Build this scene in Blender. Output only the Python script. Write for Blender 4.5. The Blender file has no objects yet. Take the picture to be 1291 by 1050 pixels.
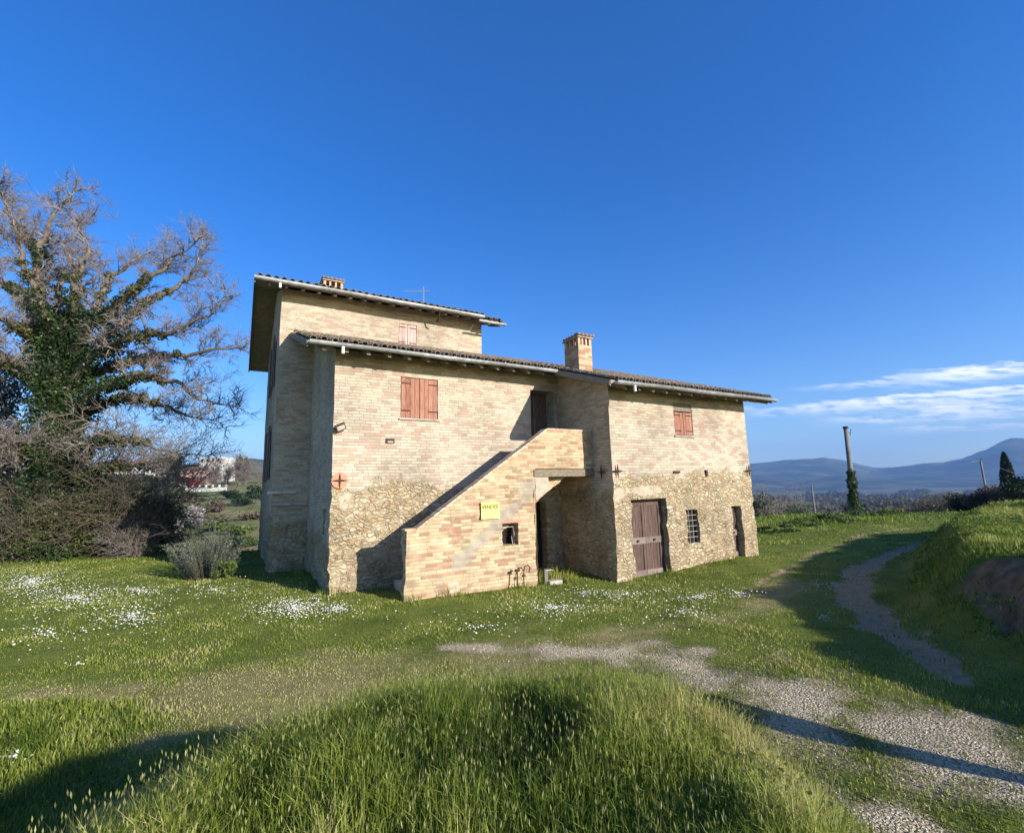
import bpy, math, random
import numpy as np
from mathutils import Matrix, Vector
rnd = random.Random(7)
RG = np.random.default_rng(11)
sc = bpy.context.scene
col = sc.collection
# ------------------------------------------------------------------ camera
F_PX = 595.; PW = 1291.; PH = 1050.
EYE = 2.35
_p = math.atan(90/F_PX); _r = math.radians(1.45)
FW = np.array([0, math.cos(_p), math.sin(_p)]); U0 = np.array([0, -math.sin(_p), math.cos(_p)])
CR = math.cos(_r)*np.array([1., 0, 0]) - math.sin(_r)*U0
CU = math.sin(_r)*np.array([1., 0, 0]) + math.cos(_r)*U0
CP = np.array([0, 0, EYE])
def ray(x, y):
    d = FW*F_PX + CR*(x-PW/2) - CU*(y-PH/2)
    return d/np.linalg.norm(d)
def at(x, y, Y):
    d = ray(x, y); return CP + d*(Y/d[1])
def onz(x, y, z=0.):
    d = ray(x, y); return CP + d*((z-EYE)/d[2])
cam = bpy.data.cameras.new('camera'); cam_o = bpy.data.objects.new('camera', cam); col.objects.link(cam_o)
M = Matrix.Identity(4)
for i in range(3):
    M[i][0] = CR[i]; M[i][1] = CU[i]; M[i][2] = -FW[i]; M[i][3] = CP[i]
cam_o.matrix_world = M
cam.sensor_width = 36; cam.sensor_fit = 'HORIZONTAL'; cam.lens = 36*F_PX/PW
cam.clip_start = .05; cam.clip_end = 40000
sc.camera = cam_o
# house axes: u along the facade, v into the depth
T2 = math.radians(-29.8)
VV = np.array([math.sin(T2), math.cos(T2), 0]); UU = np.array([math.cos(T2), -math.sin(T2), 0])
BU, BV = 8.0, 13.0
HB = BU*UU + BV*VV
# ------------------------------------------------------------------ tagging
def tag(o, label=None, cat=None, group=None, kind=None):
    if label: o['label'] = label
    if cat: o['category'] = cat
    if group: o['group'] = group
    if kind: o['kind'] = kind
    return o
def empty(name, loc, rz=0):
    o = bpy.data.objects.new(name, None); col.objects.link(o)
    o.location = loc; o.rotation_euler = (0, 0, rz); o.empty_display_size = .3
    return o
def link(name, me, mat, parent=None, loc=None, rz=0):
    o = bpy.data.objects.new(name, me); col.objects.link(o)
    if mat: me.materials.append(mat)
    if parent: o.parent = parent
    if loc is not None: o.location = loc; o.rotation_euler = (0, 0, rz)
    return o
def mesh_tris(name, V, T, attrs=None, smooth=False):
    me = bpy.data.meshes.new(name)
    V = np.asarray(V, dtype=np.float32); T = np.asarray(T, dtype=np.int32); k = T.shape[1]
    me.vertices.add(len(V)); me.vertices.foreach_set('co', V.ravel())
    me.loops.add(T.size); me.loops.foreach_set('vertex_index', T.ravel())
    me.polygons.add(len(T)); me.polygons.foreach_set('loop_start', np.arange(0, T.size, k, dtype=np.int32))
    if smooth: me.polygons.foreach_set('use_smooth', np.ones(len(T), dtype=bool))
    me.update(calc_edges=True)
    if attrs:
        for n, a in attrs.items():
            at_ = me.attributes.new(n, 'FLOAT', 'POINT'); at_.data.foreach_set('value', np.asarray(a, dtype=np.float32))
    return me
# ------------------------------------------------------------------ numpy noise
def _h(ix, iy, iz, s):
    n = (ix*374761393 + iy*668265263 + iz*2147483647 + s*1274126177) & 0xffffffff
    n = ((n ^ (n >> 13))*1274126177) & 0xffffffff
    n = (n ^ (n >> 16)) & 0xffffffff
    return n/4294967295.
def vn(P, sc_=1., s=0):
    P = np.asarray(P, dtype=np.float64)*sc_
    i = np.floor(P).astype(np.int64); f = P-i; f = f*f*(3-2*f)
    r = 0
    for a in (0, 1):
        for b in (0, 1):
            for c in (0, 1):
                w = (f[..., 0] if a else 1-f[..., 0])*(f[..., 1] if b else 1-f[..., 1])*(f[..., 2] if c else 1-f[..., 2])
                r = r + w*_h(i[..., 0]+a, i[..., 1]+b, i[..., 2]+c, s)
    return r*2-1
def fbm(P, sc_=1., s=0, o=4):
    r = 0; a = 1.; t = 0
    for k in range(o):
        r = r + a*vn(P, sc_*2**k, s+k*17); t += a; a *= .5
    return r/t
def v3(X, Y, Z=0):
    return np.stack([X, Y, np.zeros_like(X)+Z], -1)
def sst(a, b, x):
    t = np.clip((x-a)/(b-a), 0, 1); return t*t*(3-2*t)
# ------------------------------------------------------------------ mesh builder
class MB:
    def __init__(s): s.v = []; s.f = []; s.r = []
    def add(s, vs, fs, r=None):
        b = len(s.v); s.v += [tuple(map(float, p)) for p in vs]; s.f += [tuple(i+b for i in f) for f in fs]
        s.r += [rnd.random() if r is None else r]*len(vs) if not isinstance(r, list) else r
    def box(s, c, size, rot=None, r=None, taper=1.):
        x, y, z = [k/2 for k in size]
        vs = [Vector((sx*x*(taper if sz > 0 else 1), sy*y*(taper if sz > 0 else 1), sz*z)) for sz in (-1, 1) for sy in (-1, 1) for sx in (-1, 1)]
        if rot is not None: vs = [rot @ v for v in vs]
        c = Vector(c); rr = rnd.random() if r is None else r
        s.add([v+c for v in vs], [(0, 2, 3, 1), (4, 5, 7, 6), (0, 1, 5, 4), (2, 6, 7, 3), (0, 4, 6, 2), (1, 3, 7, 5)], rr)
    def bx(s, a, b, r=None):
        s.box([(a[i]+b[i])/2 for i in range(3)], [abs(b[i]-a[i]) for i in range(3)], None, r)
    def tube(s, pts, rads, n=6, r=None, cap=True):
        pts = [Vector(p) for p in pts]; rings = []; rr = rnd.random() if r is None else r
        if not hasattr(rads, '__len__'): rads = [rads]*len(pts)
        b = len(s.v)
        for i, p in enumerate(pts):
            d = (pts[min(i+1, len(pts)-1)]-pts[max(i-1, 0)]).normalized()
            a = d.orthogonal().normalized() if i == 0 else (a0 - d*a0.dot(d)).normalized()
            a0 = a; c = d.cross(a)
            for k in range(n):
                t = 2*math.pi*k/n
                s.v.append(tuple(p+(a*math.cos(t)+c*math.sin(t))*rads[i])); s.r.append(rr)
        for i in range(len(pts)-1):
            for k in range(n):
                s.f.append((b+i*n+k, b+i*n+(k+1) % n, b+(i+1)*n+(k+1) % n, b+(i+1)*n+k))
        if cap:
            s.f.append(tuple(b+k for k in range(n))[::-1]); s.f.append(tuple(b+(len(pts)-1)*n+k for k in range(n)))
    def prism(s, poly, axis, a, b, r=None):
        n = len(poly)
        def mk(p, t):
            q = list(p); q.insert(axis, t); return q
        s.add([mk(p, a) for p in poly]+[mk(p, b) for p in poly],
              [tuple(range(n)), tuple(range(2*n-1, n-1, -1))]+[(i, n+i, n+(i+1) % n, (i+1) % n) for i in range(n)], rnd.random() if r is None else r)
    def build(s, name, mat, parent=None, loc=None, rz=0, smooth=False, bevel=0):
        me = bpy.data.meshes.new(name); me.from_pydata(s.v, [], s.f); me.update()
        a = me.attributes.new('rnd', 'FLOAT', 'POINT'); a.data.foreach_set('value', s.r)
        import bmesh
        bm = bmesh.new(); bm.from_mesh(me); bmesh.ops.recalc_face_normals(bm, faces=bm.faces); bm.to_mesh(me); bm.free()
        if smooth: me.polygons.foreach_set('use_smooth', [True]*len(me.polygons))
        o = link(name, me, mat, parent, loc, rz)
        if bevel:
            m = o.modifiers.new('bevel', 'BEVEL'); m.width = bevel; m.segments = 2; m.limit_method = 'ANGLE'
        return o
# ------------------------------------------------------------------ node helper
class NT:
    def __init__(s, tree): s.t = tree; s.n = tree.nodes; s.l = tree.links
    def node(s, typ, ins=None, **kw):
        n = s.n.new(typ)
        for k, v in kw.items(): setattr(n, k, v)
        if ins:
            for k, v in ins.items():
                if isinstance(v, bpy.types.NodeSocket): s.l.new(v, n.inputs[k])
                else: n.inputs[k].default_value = v
        return n
    def m(s, op, a, b=None, c=None, clamp=False):
        ins = {0: a}
        if b is not None: ins[1] = b
        if c is not None: ins[2] = c
        n = s.node('ShaderNodeMath', ins, operation=op); n.use_clamp = clamp; return n.outputs[0]
    def attr(s, name): return s.node('ShaderNodeAttribute', attribute_name=name).outputs['Fac']
    def noise(s, vec, scale, detail=4, rough=.55, dist=0):
        return s.node('ShaderNodeTexNoise', {'Vector': vec, 'Scale': scale, 'Detail': detail, 'Roughness': rough, 'Distortion': dist}).outputs['Fac']
    def ramp(s, fac, stops, const=False):
        n = s.node('ShaderNodeValToRGB', {'Fac': fac}); e = n.color_ramp.elements
        if const: n.color_ramp.interpolation = 'CONSTANT'
        while len(e) > 1: e.remove(e[0])
        for i, (p, c) in enumerate(stops):
            if i == 0: e[0].position = p; x = e[0]
            else: x = e.new(p)
            x.color = (*c, 1) if len(c) == 3 else c
        return n.outputs['Color']
    def sm(s, x, a, b, lo=0., hi=1.):
        return s.node('ShaderNodeMapRange', {'Value': x, 'From Min': a, 'From Max': b, 'To Min': lo, 'To Max': hi}, interpolation_type='SMOOTHSTEP').outputs['Result']
    def mix(s, f, a, b, mode='MIX'):
        n = s.n.new('ShaderNodeMix'); n.data_type = 'RGBA'; n.blend_type = mode
        for k, v in ((0, f), (6, a), (7, b)):
            if isinstance(v, bpy.types.NodeSocket): s.l.new(v, n.inputs[k])
            elif k == 0: n.inputs[0].default_value = v
            else: n.inputs[k].default_value = (*v, 1)
        return n.outputs[2]
    def comb(s, x, y, z=0.): return s.node('ShaderNodeCombineXYZ', {0: x, 1: y, 2: z}).outputs[0]
    def sep(s, v): n = s.node('ShaderNodeSeparateXYZ', {0: v}); return n.outputs[0], n.outputs[1], n.outputs[2]
def new_mat(name):
    m = bpy.data.materials.new(name); m.use_nodes = True
    t = NT(m.node_tree); t.n.clear()
    out = t.n.new('ShaderNodeOutputMaterial'); b = t.n.new('ShaderNodeBsdfPrincipled')
    t.l.new(b.outputs[0], out.inputs[0])
    return m, t, b, out
def simple(name, ramp_stops, rough=.8, nscale=8, stretch=(1, 1, 1), mixn=.5, bump=.2, metal=0, spec=.3, detail=5, bd=.01):
    m, t, b, out = new_mat(name)
    tc = t.n.new('ShaderNodeTexCoord').outputs['Object']
    mp = t.node('ShaderNodeMapping', {'Vector': tc, 'Scale': stretch}).outputs[0]
    n = t.noise(mp, nscale, detail)
    f = t.m('ADD', t.m('MULTIPLY', t.m('SUBTRACT', t.sm(n, .3, .7), .5), mixn), t.m('ADD', t.m('MULTIPLY', t.attr('rnd'), 1-mixn), mixn*.5))
    t.l.new(t.ramp(f, ramp_stops), b.inputs['Base Color'])
    b.inputs['Roughness'].default_value = rough; b.inputs['Metallic'].default_value = metal
    b.inputs['Specular IOR Level'].default_value = spec
    if bump:
        bp = t.node('ShaderNodeBump', {'Height': n, 'Strength': bump, 'Distance': bd}); t.l.new(bp.outputs[0], b.inputs['Normal'])
    return m
def leaf_mat(name, stops, trans=.25, rough=.6):
    m, t, b, out = new_mat(name)
    c = t.ramp(t.attr('rnd'), stops)
    t.l.new(c, b.inputs['Base Color']); b.inputs['Roughness'].default_value = rough; b.inputs['Specular IOR Level'].default_value = .25
    tr = t.node('ShaderNodeBsdfTranslucent', {'Color': c})
    mx = t.node('ShaderNodeMixShader', {0: trans, 1: b.outputs[0], 2: tr.outputs[0]}); t.l.new(mx.outputs[0], out.inputs[0])
    return m
# ------------------------------------------------------------------ wall material
def wall_mat(name, bricks, stones, mortar, plaster=(.55, .48, .38)):
    m, t, b, out = new_mat(name)
    uv = t.n.new('ShaderNodeUVMap').outputs[0]
    x0, y0, _ = t.sep(uv)
    jx = t.m('MULTIPLY', t.m('SUBTRACT', t.noise(uv, 3.1, 3), .5), .05)
    jy = t.m('MULTIPLY', t.m('SUBTRACT', t.noise(uv, 1.3, 3), .5), .05)
    x = t.m('ADD', x0, jx); y = t.m('ADD', y0, jy)
    BH, BL = .078, .27
    ry = t.m('DIVIDE', y, BH); row = t.m('FLOOR', ry); fy = t.m('FRACT', ry)
    wr = t.node('ShaderNodeTexWhiteNoise', {'W': row}, noise_dimensions='1D').outputs['Value']
    xo = t.m('DIVIDE', t.m('ADD', x, t.m('MULTIPLY', t.m('ADD', t.m('MULTIPLY', wr, .4), t.m('MULTIPLY', t.m('MODULO', row, 2.), .5)), BL)), BL)
    colm = t.m('FLOOR', xo); fx = t.m('FRACT', xo)
    wn = t.node('ShaderNodeTexWhiteNoise', {'Vector': t.comb(colm, row)}, noise_dimensions='2D')
    ex = t.m('MULTIPLY', t.m('MINIMUM', fx, t.m('SUBTRACT', 1., fx)), BL)
    ey = t.m('MULTIPLY', t.m('MINIMUM', fy, t.m('SUBTRACT', 1., fy)), BH)
    fine = t.noise(uv, 38, 3)
    ed = t.m('ADD', t.m('MINIMUM', ex, ey), t.m('MULTIPLY', t.m('SUBTRACT', fine, .5), .014))
    bm = t.sm(ed, .003, .011)
    large = t.noise(uv, .55, 4, .6); mid = t.noise(uv, 2.3, 4, .6)
    bf = t.m('ADD', t.m('MULTIPLY', wn.outputs['Value'], .95), t.m('MULTIPLY', t.m('SUBTRACT', mid, .42), .95))
    bf = t.m('ADD', bf, t.attr('red'), clamp=True)
    bcol = t.ramp(bf, bricks)
    bcol = t.mix(t.m('MULTIPLY', fine, .4), bcol, (.9, .86, .78), 'MULTIPLY')
    mcol = t.mix(t.noise(uv, 9, 3), mortar, tuple(k*.6 for k in mortar))
    bc = t.mix(bm, mcol, bcol)
    # rubble
    wv = t.node('ShaderNodeVectorMath', {0: t.comb(t.m('MULTIPLY', x, 6.2), t.m('MULTIPLY', y, 11.)), 1: t.node('ShaderNodeVectorMath', {0: t.node('ShaderNodeTexNoise', {'Vector': uv, 'Scale': 2.6, 'Detail': 5, 'Roughness': .65}).outputs['Color'], 'Scale': 4.2}, operation='SCALE').outputs[0]}, operation='ADD').outputs[0]
    v1 = t.node('ShaderNodeTexVoronoi', {'Vector': wv, 'Scale': 1.}, voronoi_dimensions='2D', feature='F1')
    v2 = t.node('ShaderNodeTexVoronoi', {'Vector': wv, 'Scale': 1.}, voronoi_dimensions='2D', feature='DISTANCE_TO_EDGE')
    sr, sg, sb = t.sep(v1.outputs['Color'])
    sf = t.m('ADD', t.m('MULTIPLY', sr, .75), t.m('MULTIPLY', t.m('SUBTRACT', mid, .3), .6), clamp=True)
    scol = t.ramp(sf, stones)
    scol = t.mix(t.m('MULTIPLY', t.noise(uv, 22, 5), .7), scol, (.55, .5, .42), 'MULTIPLY')
    sd = t.m('ADD', v2.outputs['Distance'], t.m('MULTIPLY', t.m('SUBTRACT', fine, .5), .12))
    smk = t.sm(sd, .0, .14)
    sc_ = t.mix(smk, t.mix(t.sm(t.noise(uv, 4.5, 4, .7), .4, .6), (.58, .49, .34), (.36, .28, .18)), scol)
    holes = t.sm(t.m('MULTIPLY', sb, t.m('SUBTRACT', 1., t.sm(sd, .0, .12))), .55, .8)
    sc_ = t.mix(holes, sc_, (.05, .04, .03))
    rub = t.sm(t.m('ADD', t.attr('rub'), t.m('MULTIPLY', t.m('SUBTRACT', t.noise(uv, 1.9, 6, .7), .5), 1.5)), .44, .6)
    c = t.mix(rub, bc, sc_)
    pat = t.sm(t.m('ADD', t.attr('patch'), t.m('MULTIPLY', t.m('SUBTRACT', t.noise(uv, 2.6, 6, .72), .5), 2.0)), .48, .72)
    pcol = t.mix(t.noise(uv, 5, 5), plaster, tuple(k*.62 for k in plaster))
    c = t.mix(t.m('MULTIPLY', pat, .68), c, pcol)
    st = t.sm(large, .35, .75, 1.08, .70)
    c = t.mix(1., c, t.comb(st, t.m('MULTIPLY', st, .985), t.m('MULTIPLY', st, .96)), 'MULTIPLY')
    c = t.mix(1., c, (.84, .835, .83), 'MULTIPLY')
    t.l.new(c, b.inputs['Base Color'])
    b.inputs['Roughness'].default_value = .92; b.inputs['Specular IOR Level'].default_value = .15
    hb = t.m('MULTIPLY', bm, .45); hb = t.m('ADD', hb, t.m('MULTIPLY', wn.outputs['Value'], .25))
    hs = t.m('ADD', t.m('MULTIPLY', t.sm(sd, 0., .3), 1.9), t.m('MULTIPLY', sg, .9))
    h = t.node('ShaderNodeMix', {0: rub, 2: hb, 3: hs}).outputs[0]
    h = t.m('ADD', t.m('MULTIPLY', h, t.m('SUBTRACT', 1., t.m('MULTIPLY', pat, .8))), t.m('MULTIPLY', fine, .35))
    bp = t.node('ShaderNodeBump', {'Height': h, 'Strength': .9, 'Distance': .016}); t.l.new(bp.outputs[0], b.inputs['Normal'])
    return m
CREAM = [(0, (.40, .34, .26)), (.12, (.53, .45, .34)), (.3, (.65, .565, .44)), (.48, (.60, .52, .40)), (.6, (.55, .475, .38)), (.74, (.60, .47, .37)), (.88, (.48, .39, .30)), (1, (.53, .36, .27))]
ORANGE = [(0, (.36, .26, .16)), (.15, (.56, .43, .26)), (.35, (.70, .55, .35)), (.5, (.60, .48, .31)), (.65, (.64, .46, .28)), (.85, (.50, .33, .21)), (1, (.44, .25, .16))]
STONES = [(0, (.34, .25, .15)), (.15, (.56, .44, .27)), (.35, (.70, .58, .39)), (.5, (.58, .45, .27)), (.65, (.74, .66, .49)), (.75, (.63, .49, .30)), (.87, (.52, .33, .20)), (1, (.80, .73, .58))]
WALL = wall_mat('wall_cream', CREAM, STONES, (.50, .45, .36), (.66, .57, .43))
WALL_O = wall_mat('wall_orange', ORANGE, STONES, (.60, .50, .35), (.50, .46, .38))
def mk_wood(name, a, b_, c): return simple(name, [(0, a), (.5, b_), (1, c)], .75, 5, (9, 9, .8), .6, .5, bd=.006)
SHUT = mk_wood('shutter_wood', (.17, .07, .045), (.31, .135, .085), (.42, .23, .16))
SHUT_F = mk_wood('faded_shutter', (.30, .14, .12), (.48, .30, .26), (.60, .46, .42))
DOORW = mk_wood('door_wood', (.05, .030, .023), (.10, .058, .044), (.17, .115, .09))
DOORG = mk_wood('grey_wood', (.10, .075, .06), (.20, .15, .12), (.30, .24, .20))
BEAM = mk_wood('beam_wood', (.12, .095, .07), (.21, .17, .13), (.30, .25, .20))
ZINC = simple('zinc', [(0, (.24, .25, .25)), (1, (.44, .45, .44))], .45, 6, (1, 1, 1), .8, .1, metal=.35, spec=.5)
IRON = simple('rusty_iron', [(0, (.03, .02, .015)), (1, (.10, .045, .025))], .8, 20)
RUST = simple('orange_rust', [(0, (.50, .20, .11)), (1, (.66, .32, .20))], .85, 20)
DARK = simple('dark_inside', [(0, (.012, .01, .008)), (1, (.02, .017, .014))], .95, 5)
CONC = simple('concrete', [(0, (.26, .23, .19)), (.5, (.38, .34, .28)), (1, (.50, .45, .37))], .9, 5, (1, 1, 1), .7, .4)
TILE = simple('roof_tile', [(0, (.07, .055, .04)), (.25, (.15, .115, .085)), (.5, (.24, .165, .12)), (.75, (.20, .175, .13)), (1, (.36, .30, .22))], .9, 14, (1, 1, 1), .45, .4)
SOFF = simple('soffit_brick', [(0, (.22, .17, .13)), (1, (.36, .30, .23))], .9, 6, (1, 1, 1), .7, .3)
# ------------------------------------------------------------------ FARMHOUSE
house = empty('farmhouse', tuple(HB), -T2)
tag(house, 'old two storey brick and rubble stone farmhouse with tiled roofs and outside stair', 'house')
def L(u, v, z): return (u-BU, v-BV, z)
def disp(P):
    """displace wall points by one vector field so that neighbouring walls stay joined"""
    z = P[:, 2]
    lo = 1-sst(2.2, 3.0, z+.5*vn(P, .9, 5))
    amp = .005+.021*lo; low = (1-sst(.0, 1.2, z))*lo
    D = np.stack([vn(P, 5., 31+k*7)+.7*vn(P, 11., 41+k*5) for k in range(3)], -1)*amp[:, None]
    B = np.stack([vn(P, 1.6, 71+k*7) for k in range(3)], -1)*(.010+.014*lo+.030*low)[:, None]
    D[:, 2] *= .25; B[:, 2] *= .3
    return D+B
def wall(axis, const, a0, a1, top, zb=-.6, holes=(), mat=WALL, rubz=2.6, name='wall', patch=None, red=None, out=-1, reveal=.28, zmin=None, step=.06, parent=None, norub=False):
    """axis 'u': plane v=const running along u; axis 'v': plane u=const running along v"""
    def lines(lo, hi, br):
        br = sorted(set([lo, hi]+[x for x in br if lo < x < hi])); r = []
        for p, q in zip(br, br[1:]):
            n = max(1, int(round((q-p)/step))); r += list(np.linspace(p, q, n+1)[:-1])
        return np.array(r+[hi])
    A = lines(a0, a1, [h[0] for h in holes]+[h[1] for h in holes])
    ztop = max(top(a) for a in A)
    Z = lines(zb, ztop, [h[2] for h in holes]+[h[3] for h in holes])
    tp = np.array([top(a) for a in A])
    bt = np.array([zmin(a) for a in A]) if zmin else None
    na, nz = len(A), len(Z)
    AA, ZZ = np.meshgrid(A, Z, indexing='ij')
    ZC = np.minimum(ZZ, tp[:, None])
    if bt is not None: ZC = np.maximum(ZC, bt[:, None])
    P = np.stack([AA, np.full_like(AA, const), ZC], -1) if axis == 'u' else np.stack([np.full_like(AA, const), AA, ZC], -1)
    P = P.reshape(-1, 3); uvs = np.stack([AA.ravel()+(0 if axis == 'u' else 31.7+const), ZC.ravel()], -1)
    n3 = vn(P, .8, 3)
    rub = np.clip(.5+(rubz+.2*n3-P[:, 2])*1.15, 0, 1) if not norub else np.zeros(len(P))
    pt = patch(AA.ravel(), ZC.ravel()) if patch else np.zeros(len(P))
    rd = red(AA.ravel(), ZC.ravel()) if red else np.zeros(len(P))
    V = P + disp(P)
    idx = np.arange(na*nz).reshape(na, nz)
    F = []
    ac = (A[:-1]+A[1:])/2; zc = (Z[:-1]+Z[1:])/2
    keep = np.ones((na-1, nz-1), bool)
    for h in holes:
        keep &= ~(((ac > h[0]) & (ac < h[1]))[:, None] & ((zc > h[2]) & (zc < h[3]))[None, :])
    hgt = np.abs(ZC[:-1, 1:]-ZC[:-1, :-1])+np.abs(ZC[1:, 1:]-ZC[1:, :-1])
    keep &= hgt > 1e-6
    I, J = np.nonzero(keep)
    F = np.stack([idx[I, J], idx[I+1, J], idx[I+1, J+1], idx[I, J+1]], -1)
    # reveals: strips of the hole outline pushed inwards
    rv, rf, ruv, rr = [], [], [], []
    dirv = np.array([0, -out, 0.]) if axis == 'u' else np.array([-out, 0, 0.])
    base = len(V)
    VL = [V]; UL = [uvs]; RL = [rub]; PL = [pt]; DL = [rd]; FL = [F]
    for h in holes:
        ia = [int(np.argmin(abs(A-h[0]))), int(np.argmin(abs(A-h[1])))]
        iz = [int(np.argmin(abs(Z-h[2]))), int(np.argmin(abs(Z-h[3])))]
        loop = [idx[ia[0], j] for j in range(iz[0], iz[1]+1)] + [idx[i, iz[1]] for i in range(ia[0]+1, ia[1]+1)] + \
               [idx[ia[1], j] for j in range(iz[1]-1, iz[0]-1, -1)] + [idx[i, iz[0]] for i in range(ia[1]-1, ia[0], -1)]
        loop = np.array(loop)
        rev = h[4] if len(h) > 4 else reveal
        nl = len(loop); base = sum(len(q) for q in VL)
        VL += [V[loop], V[loop]+dirv*rev]
        sh = np.array([rev, 0.]) 
        UL += [uvs[loop], uvs[loop]+sh]; RL += [rub[loop]]*2; PL += [np.maximum(pt[loop], .45)]*2; DL += [rd[loop]]*2
        k = np.arange(nl); k2 = (k+1) % nl
        FL.append(np.stack([base+k, base+k2, base+nl+k2, base+nl+k], -1))
    V = np.concatenate(VL); uvs = np.concatenate(UL)
    V = V-np.array([BU, BV, 0])
    Fa = np.concatenate(FL)
    me = mesh_tris(name, V, Fa, {'rub': np.concatenate(RL), 'patch': np.concatenate(PL), 'red': np.concatenate(DL)})
    ul = me.uv_layers.new(name='UVMap'); ul.data.foreach_set('uv', uvs[Fa.ravel()].astype(np.float32).ravel())
    return link(name, me, mat, parent or house)
ZR = lambda v: 5.86+.34*(v-11.55)-.16      # underside of the lower roof
vF, vR, vS, vT = 12.2, 9.77, 10.56, 16.75
uA, uJ, uRR = 1.9, 8.66, 14.62
def gauss(a, z, ca, cz, ra, rz): return np.exp(-(((a-ca)/ra)**2+((z-cz)/rz)**2))
# front wall of the left block
wF = wall('u', vF, uA, uJ, lambda a: ZR(vF)+.02, holes=[(3.58, 4.63, 4.26, 5.38, .12), (7.66, uJ-.12, 2.72, 5.35, .5), (7.7, 8.08, -.58, 1.93, .4)],
     patch=lambda a, z: .75*gauss(a, z, 2.3, 2.2, .35, .35)+.4*gauss(a, z, 5.5, 2.6, 1.5, .15)+.55*gauss(a, z, 2.2, .3, .5, .4),
     red=lambda a, z: .2*gauss(a, z, 3.2, 4.0, 1.2, .35)+.3*gauss(a, z, 5, 2.5, 1, .12))
wall('v', uA, vF, vT, lambda a: ZR(a)+.02, holes=[(12.85, 13.35, 1.3, 1.95, .25)], rubz=1.2)
# right wing
wR = wall('u', vR, uJ, uRR, lambda a: ZR(vR)+.02, holes=[(9.25, 10.62, -.58, 1.95, .32), (11.2, 12.0, 3.76, 4.78, .1), (11.4, 11.88, .63, 1.58, .14), (13.5, 13.98, -.02, 1.6, .3)],
     patch=lambda a, z: .95*gauss(a, z, 9.9, 2.2, 1.0, .22)+.35*gauss(a, z, 11.7, 1.9, .5, .2)+.5*gauss(a, z, 11.6, 0., .8, .3)+.6*gauss(a, z, 8.8, 2.0, .25, .4)+.5*gauss(a, z, 13.6, 1.9, .4, .25),
     red=lambda a, z: .25*gauss(a, z, 12.7, 4.1, .4, .2))
wall('v', uJ, vR, vF, lambda a: ZR(a)+.02, rubz=2.2)
wall('v', uRR, vR, 20., lambda a: ZR(a) if a < vT else ZR(vT)-.34*(a-vT), rubz=2.4, out=1)
# tall block
ZT = lambda v: 9.06+.34*(v-16.05)-.16
vTB = 25.2; vRi = 20.4
uT0, uT1 = .85, 8.25
ztop = lambda v: ZT(v) if v < vRi else ZT(vRi)-(ZT(vRi)-8.5)*(v-vRi)/(26-vRi)
wall('u', vT, uT0, uT1, lambda a: ZT(vT)+.02, holes=[(4.82, 5.5, 7.66, 8.55, .06)], rubz=1.5,
     patch=lambda a, z: .5*gauss(a, z, 6.6, 8.0, .7, .5), step=.07)
wall('v', uT0, vT, vTB, ztop, holes=[(19.2, 20.2, 6.2, 8.0, .1), (19.6, 20.7, 2.9, 4.7, .1)], rubz=1.6, step=.09)
wall('v', uT1, vT, vTB, ztop, rubz=1.6, out=1, step=.12)
wall('u', vTB, uT0, uT1, lambda a: 8.55, out=1, step=.2)
wall('u', 20., uT1, uRR, lambda a: ZR(vT)-.34*(20-vT), out=1, step=.2)
# dark rooms behind the openings (real closed walls inside)
# ---- roofs
def tiled_roof(name, u0, u1, v0, z0, v1, z1, cut=None):
    mb = MB(); Lr = math.hypot(v1-v0, z1-z0); sl = Vector((0, (v1-v0)/Lr, (z1-z0)/Lr)); nm = Vector((0, -(z1-z0)/Lr, (v1-v0)/Lr))
    if nm.z < 0: nm = -nm
    pit = .235; n = int((u1-u0)/pit); rows = int(Lr/.36)
    for i in range(n):
        uc = u0+pit*(i+.5)
        for j in range(rows):
            if cut and cut(uc, v0+(j+.5)*.36*sl.y): continue
            for k in (0, 1):          # cover tile, channel tile
                s0 = j*.36-.03-(.04 if j == 0 else 0)+rnd.uniform(-.02, .02)
                c = Vector((uc+(pit/2 if k else 0)+rnd.uniform(-.012, .012), v0, z0))
                yaw = rnd.uniform(-.03, .03); lift = rnd.uniform(0, .012)
                ra, rb = (.085, .068) if k == 0 else (.075, .09)
                vs = []; m = 6
                for (q, R_, h0) in ((0, ra, .035), (1, rb, .012)):
                    s = s0+q*.44
                    o = c+sl*s+Vector((yaw*q*.4, 0, 0))
                    for th in (1., .80):
                        for a in range(m+1):
                            t = math.pi*a/m
                            if k == 0: d = Vector((math.cos(t)*R_*th, 0, 0))+nm*(math.sin(t)*R_*th*.85+.045+h0+lift)
                            else: d = Vector((math.cos(t)*R_*th, 0, 0))-nm*(math.sin(t)*R_*th*.55-.055-h0*.6)
                            vs.append(o+d)
                w = m+1; fs = []
                for a in range(m):
                    fs.append((a, a+1, 2*w+a+1, 2*w+a)); fs.append((w+a, 3*w+a, 3*w+a+1, w+a+1)); fs.append((a, w+a, w+a+1, a+1))
                mb.add([(p.x-BU, p.y-BV, p.z) for p in vs], fs)
    # bed under the tiles
    mb.add([L(u0, v0, z0-.005), L(u1, v0, z0-.005), L(u1, v1, z1-.005), L(u0, v1, z1-.005), L(u0, v0, z0+.03), L(u1, v0, z0+.03), L(u1, v1, z1+.03), L(u0, v1, z1+.03)],
           [(0, 1, 2, 3), (4, 5, 6, 7), (0, 1, 5, 4), (1, 2, 6, 5), (2, 3, 7, 6), (3, 0, 4, 7)], .1)
    return mb.build(name, TILE, house)
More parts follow.
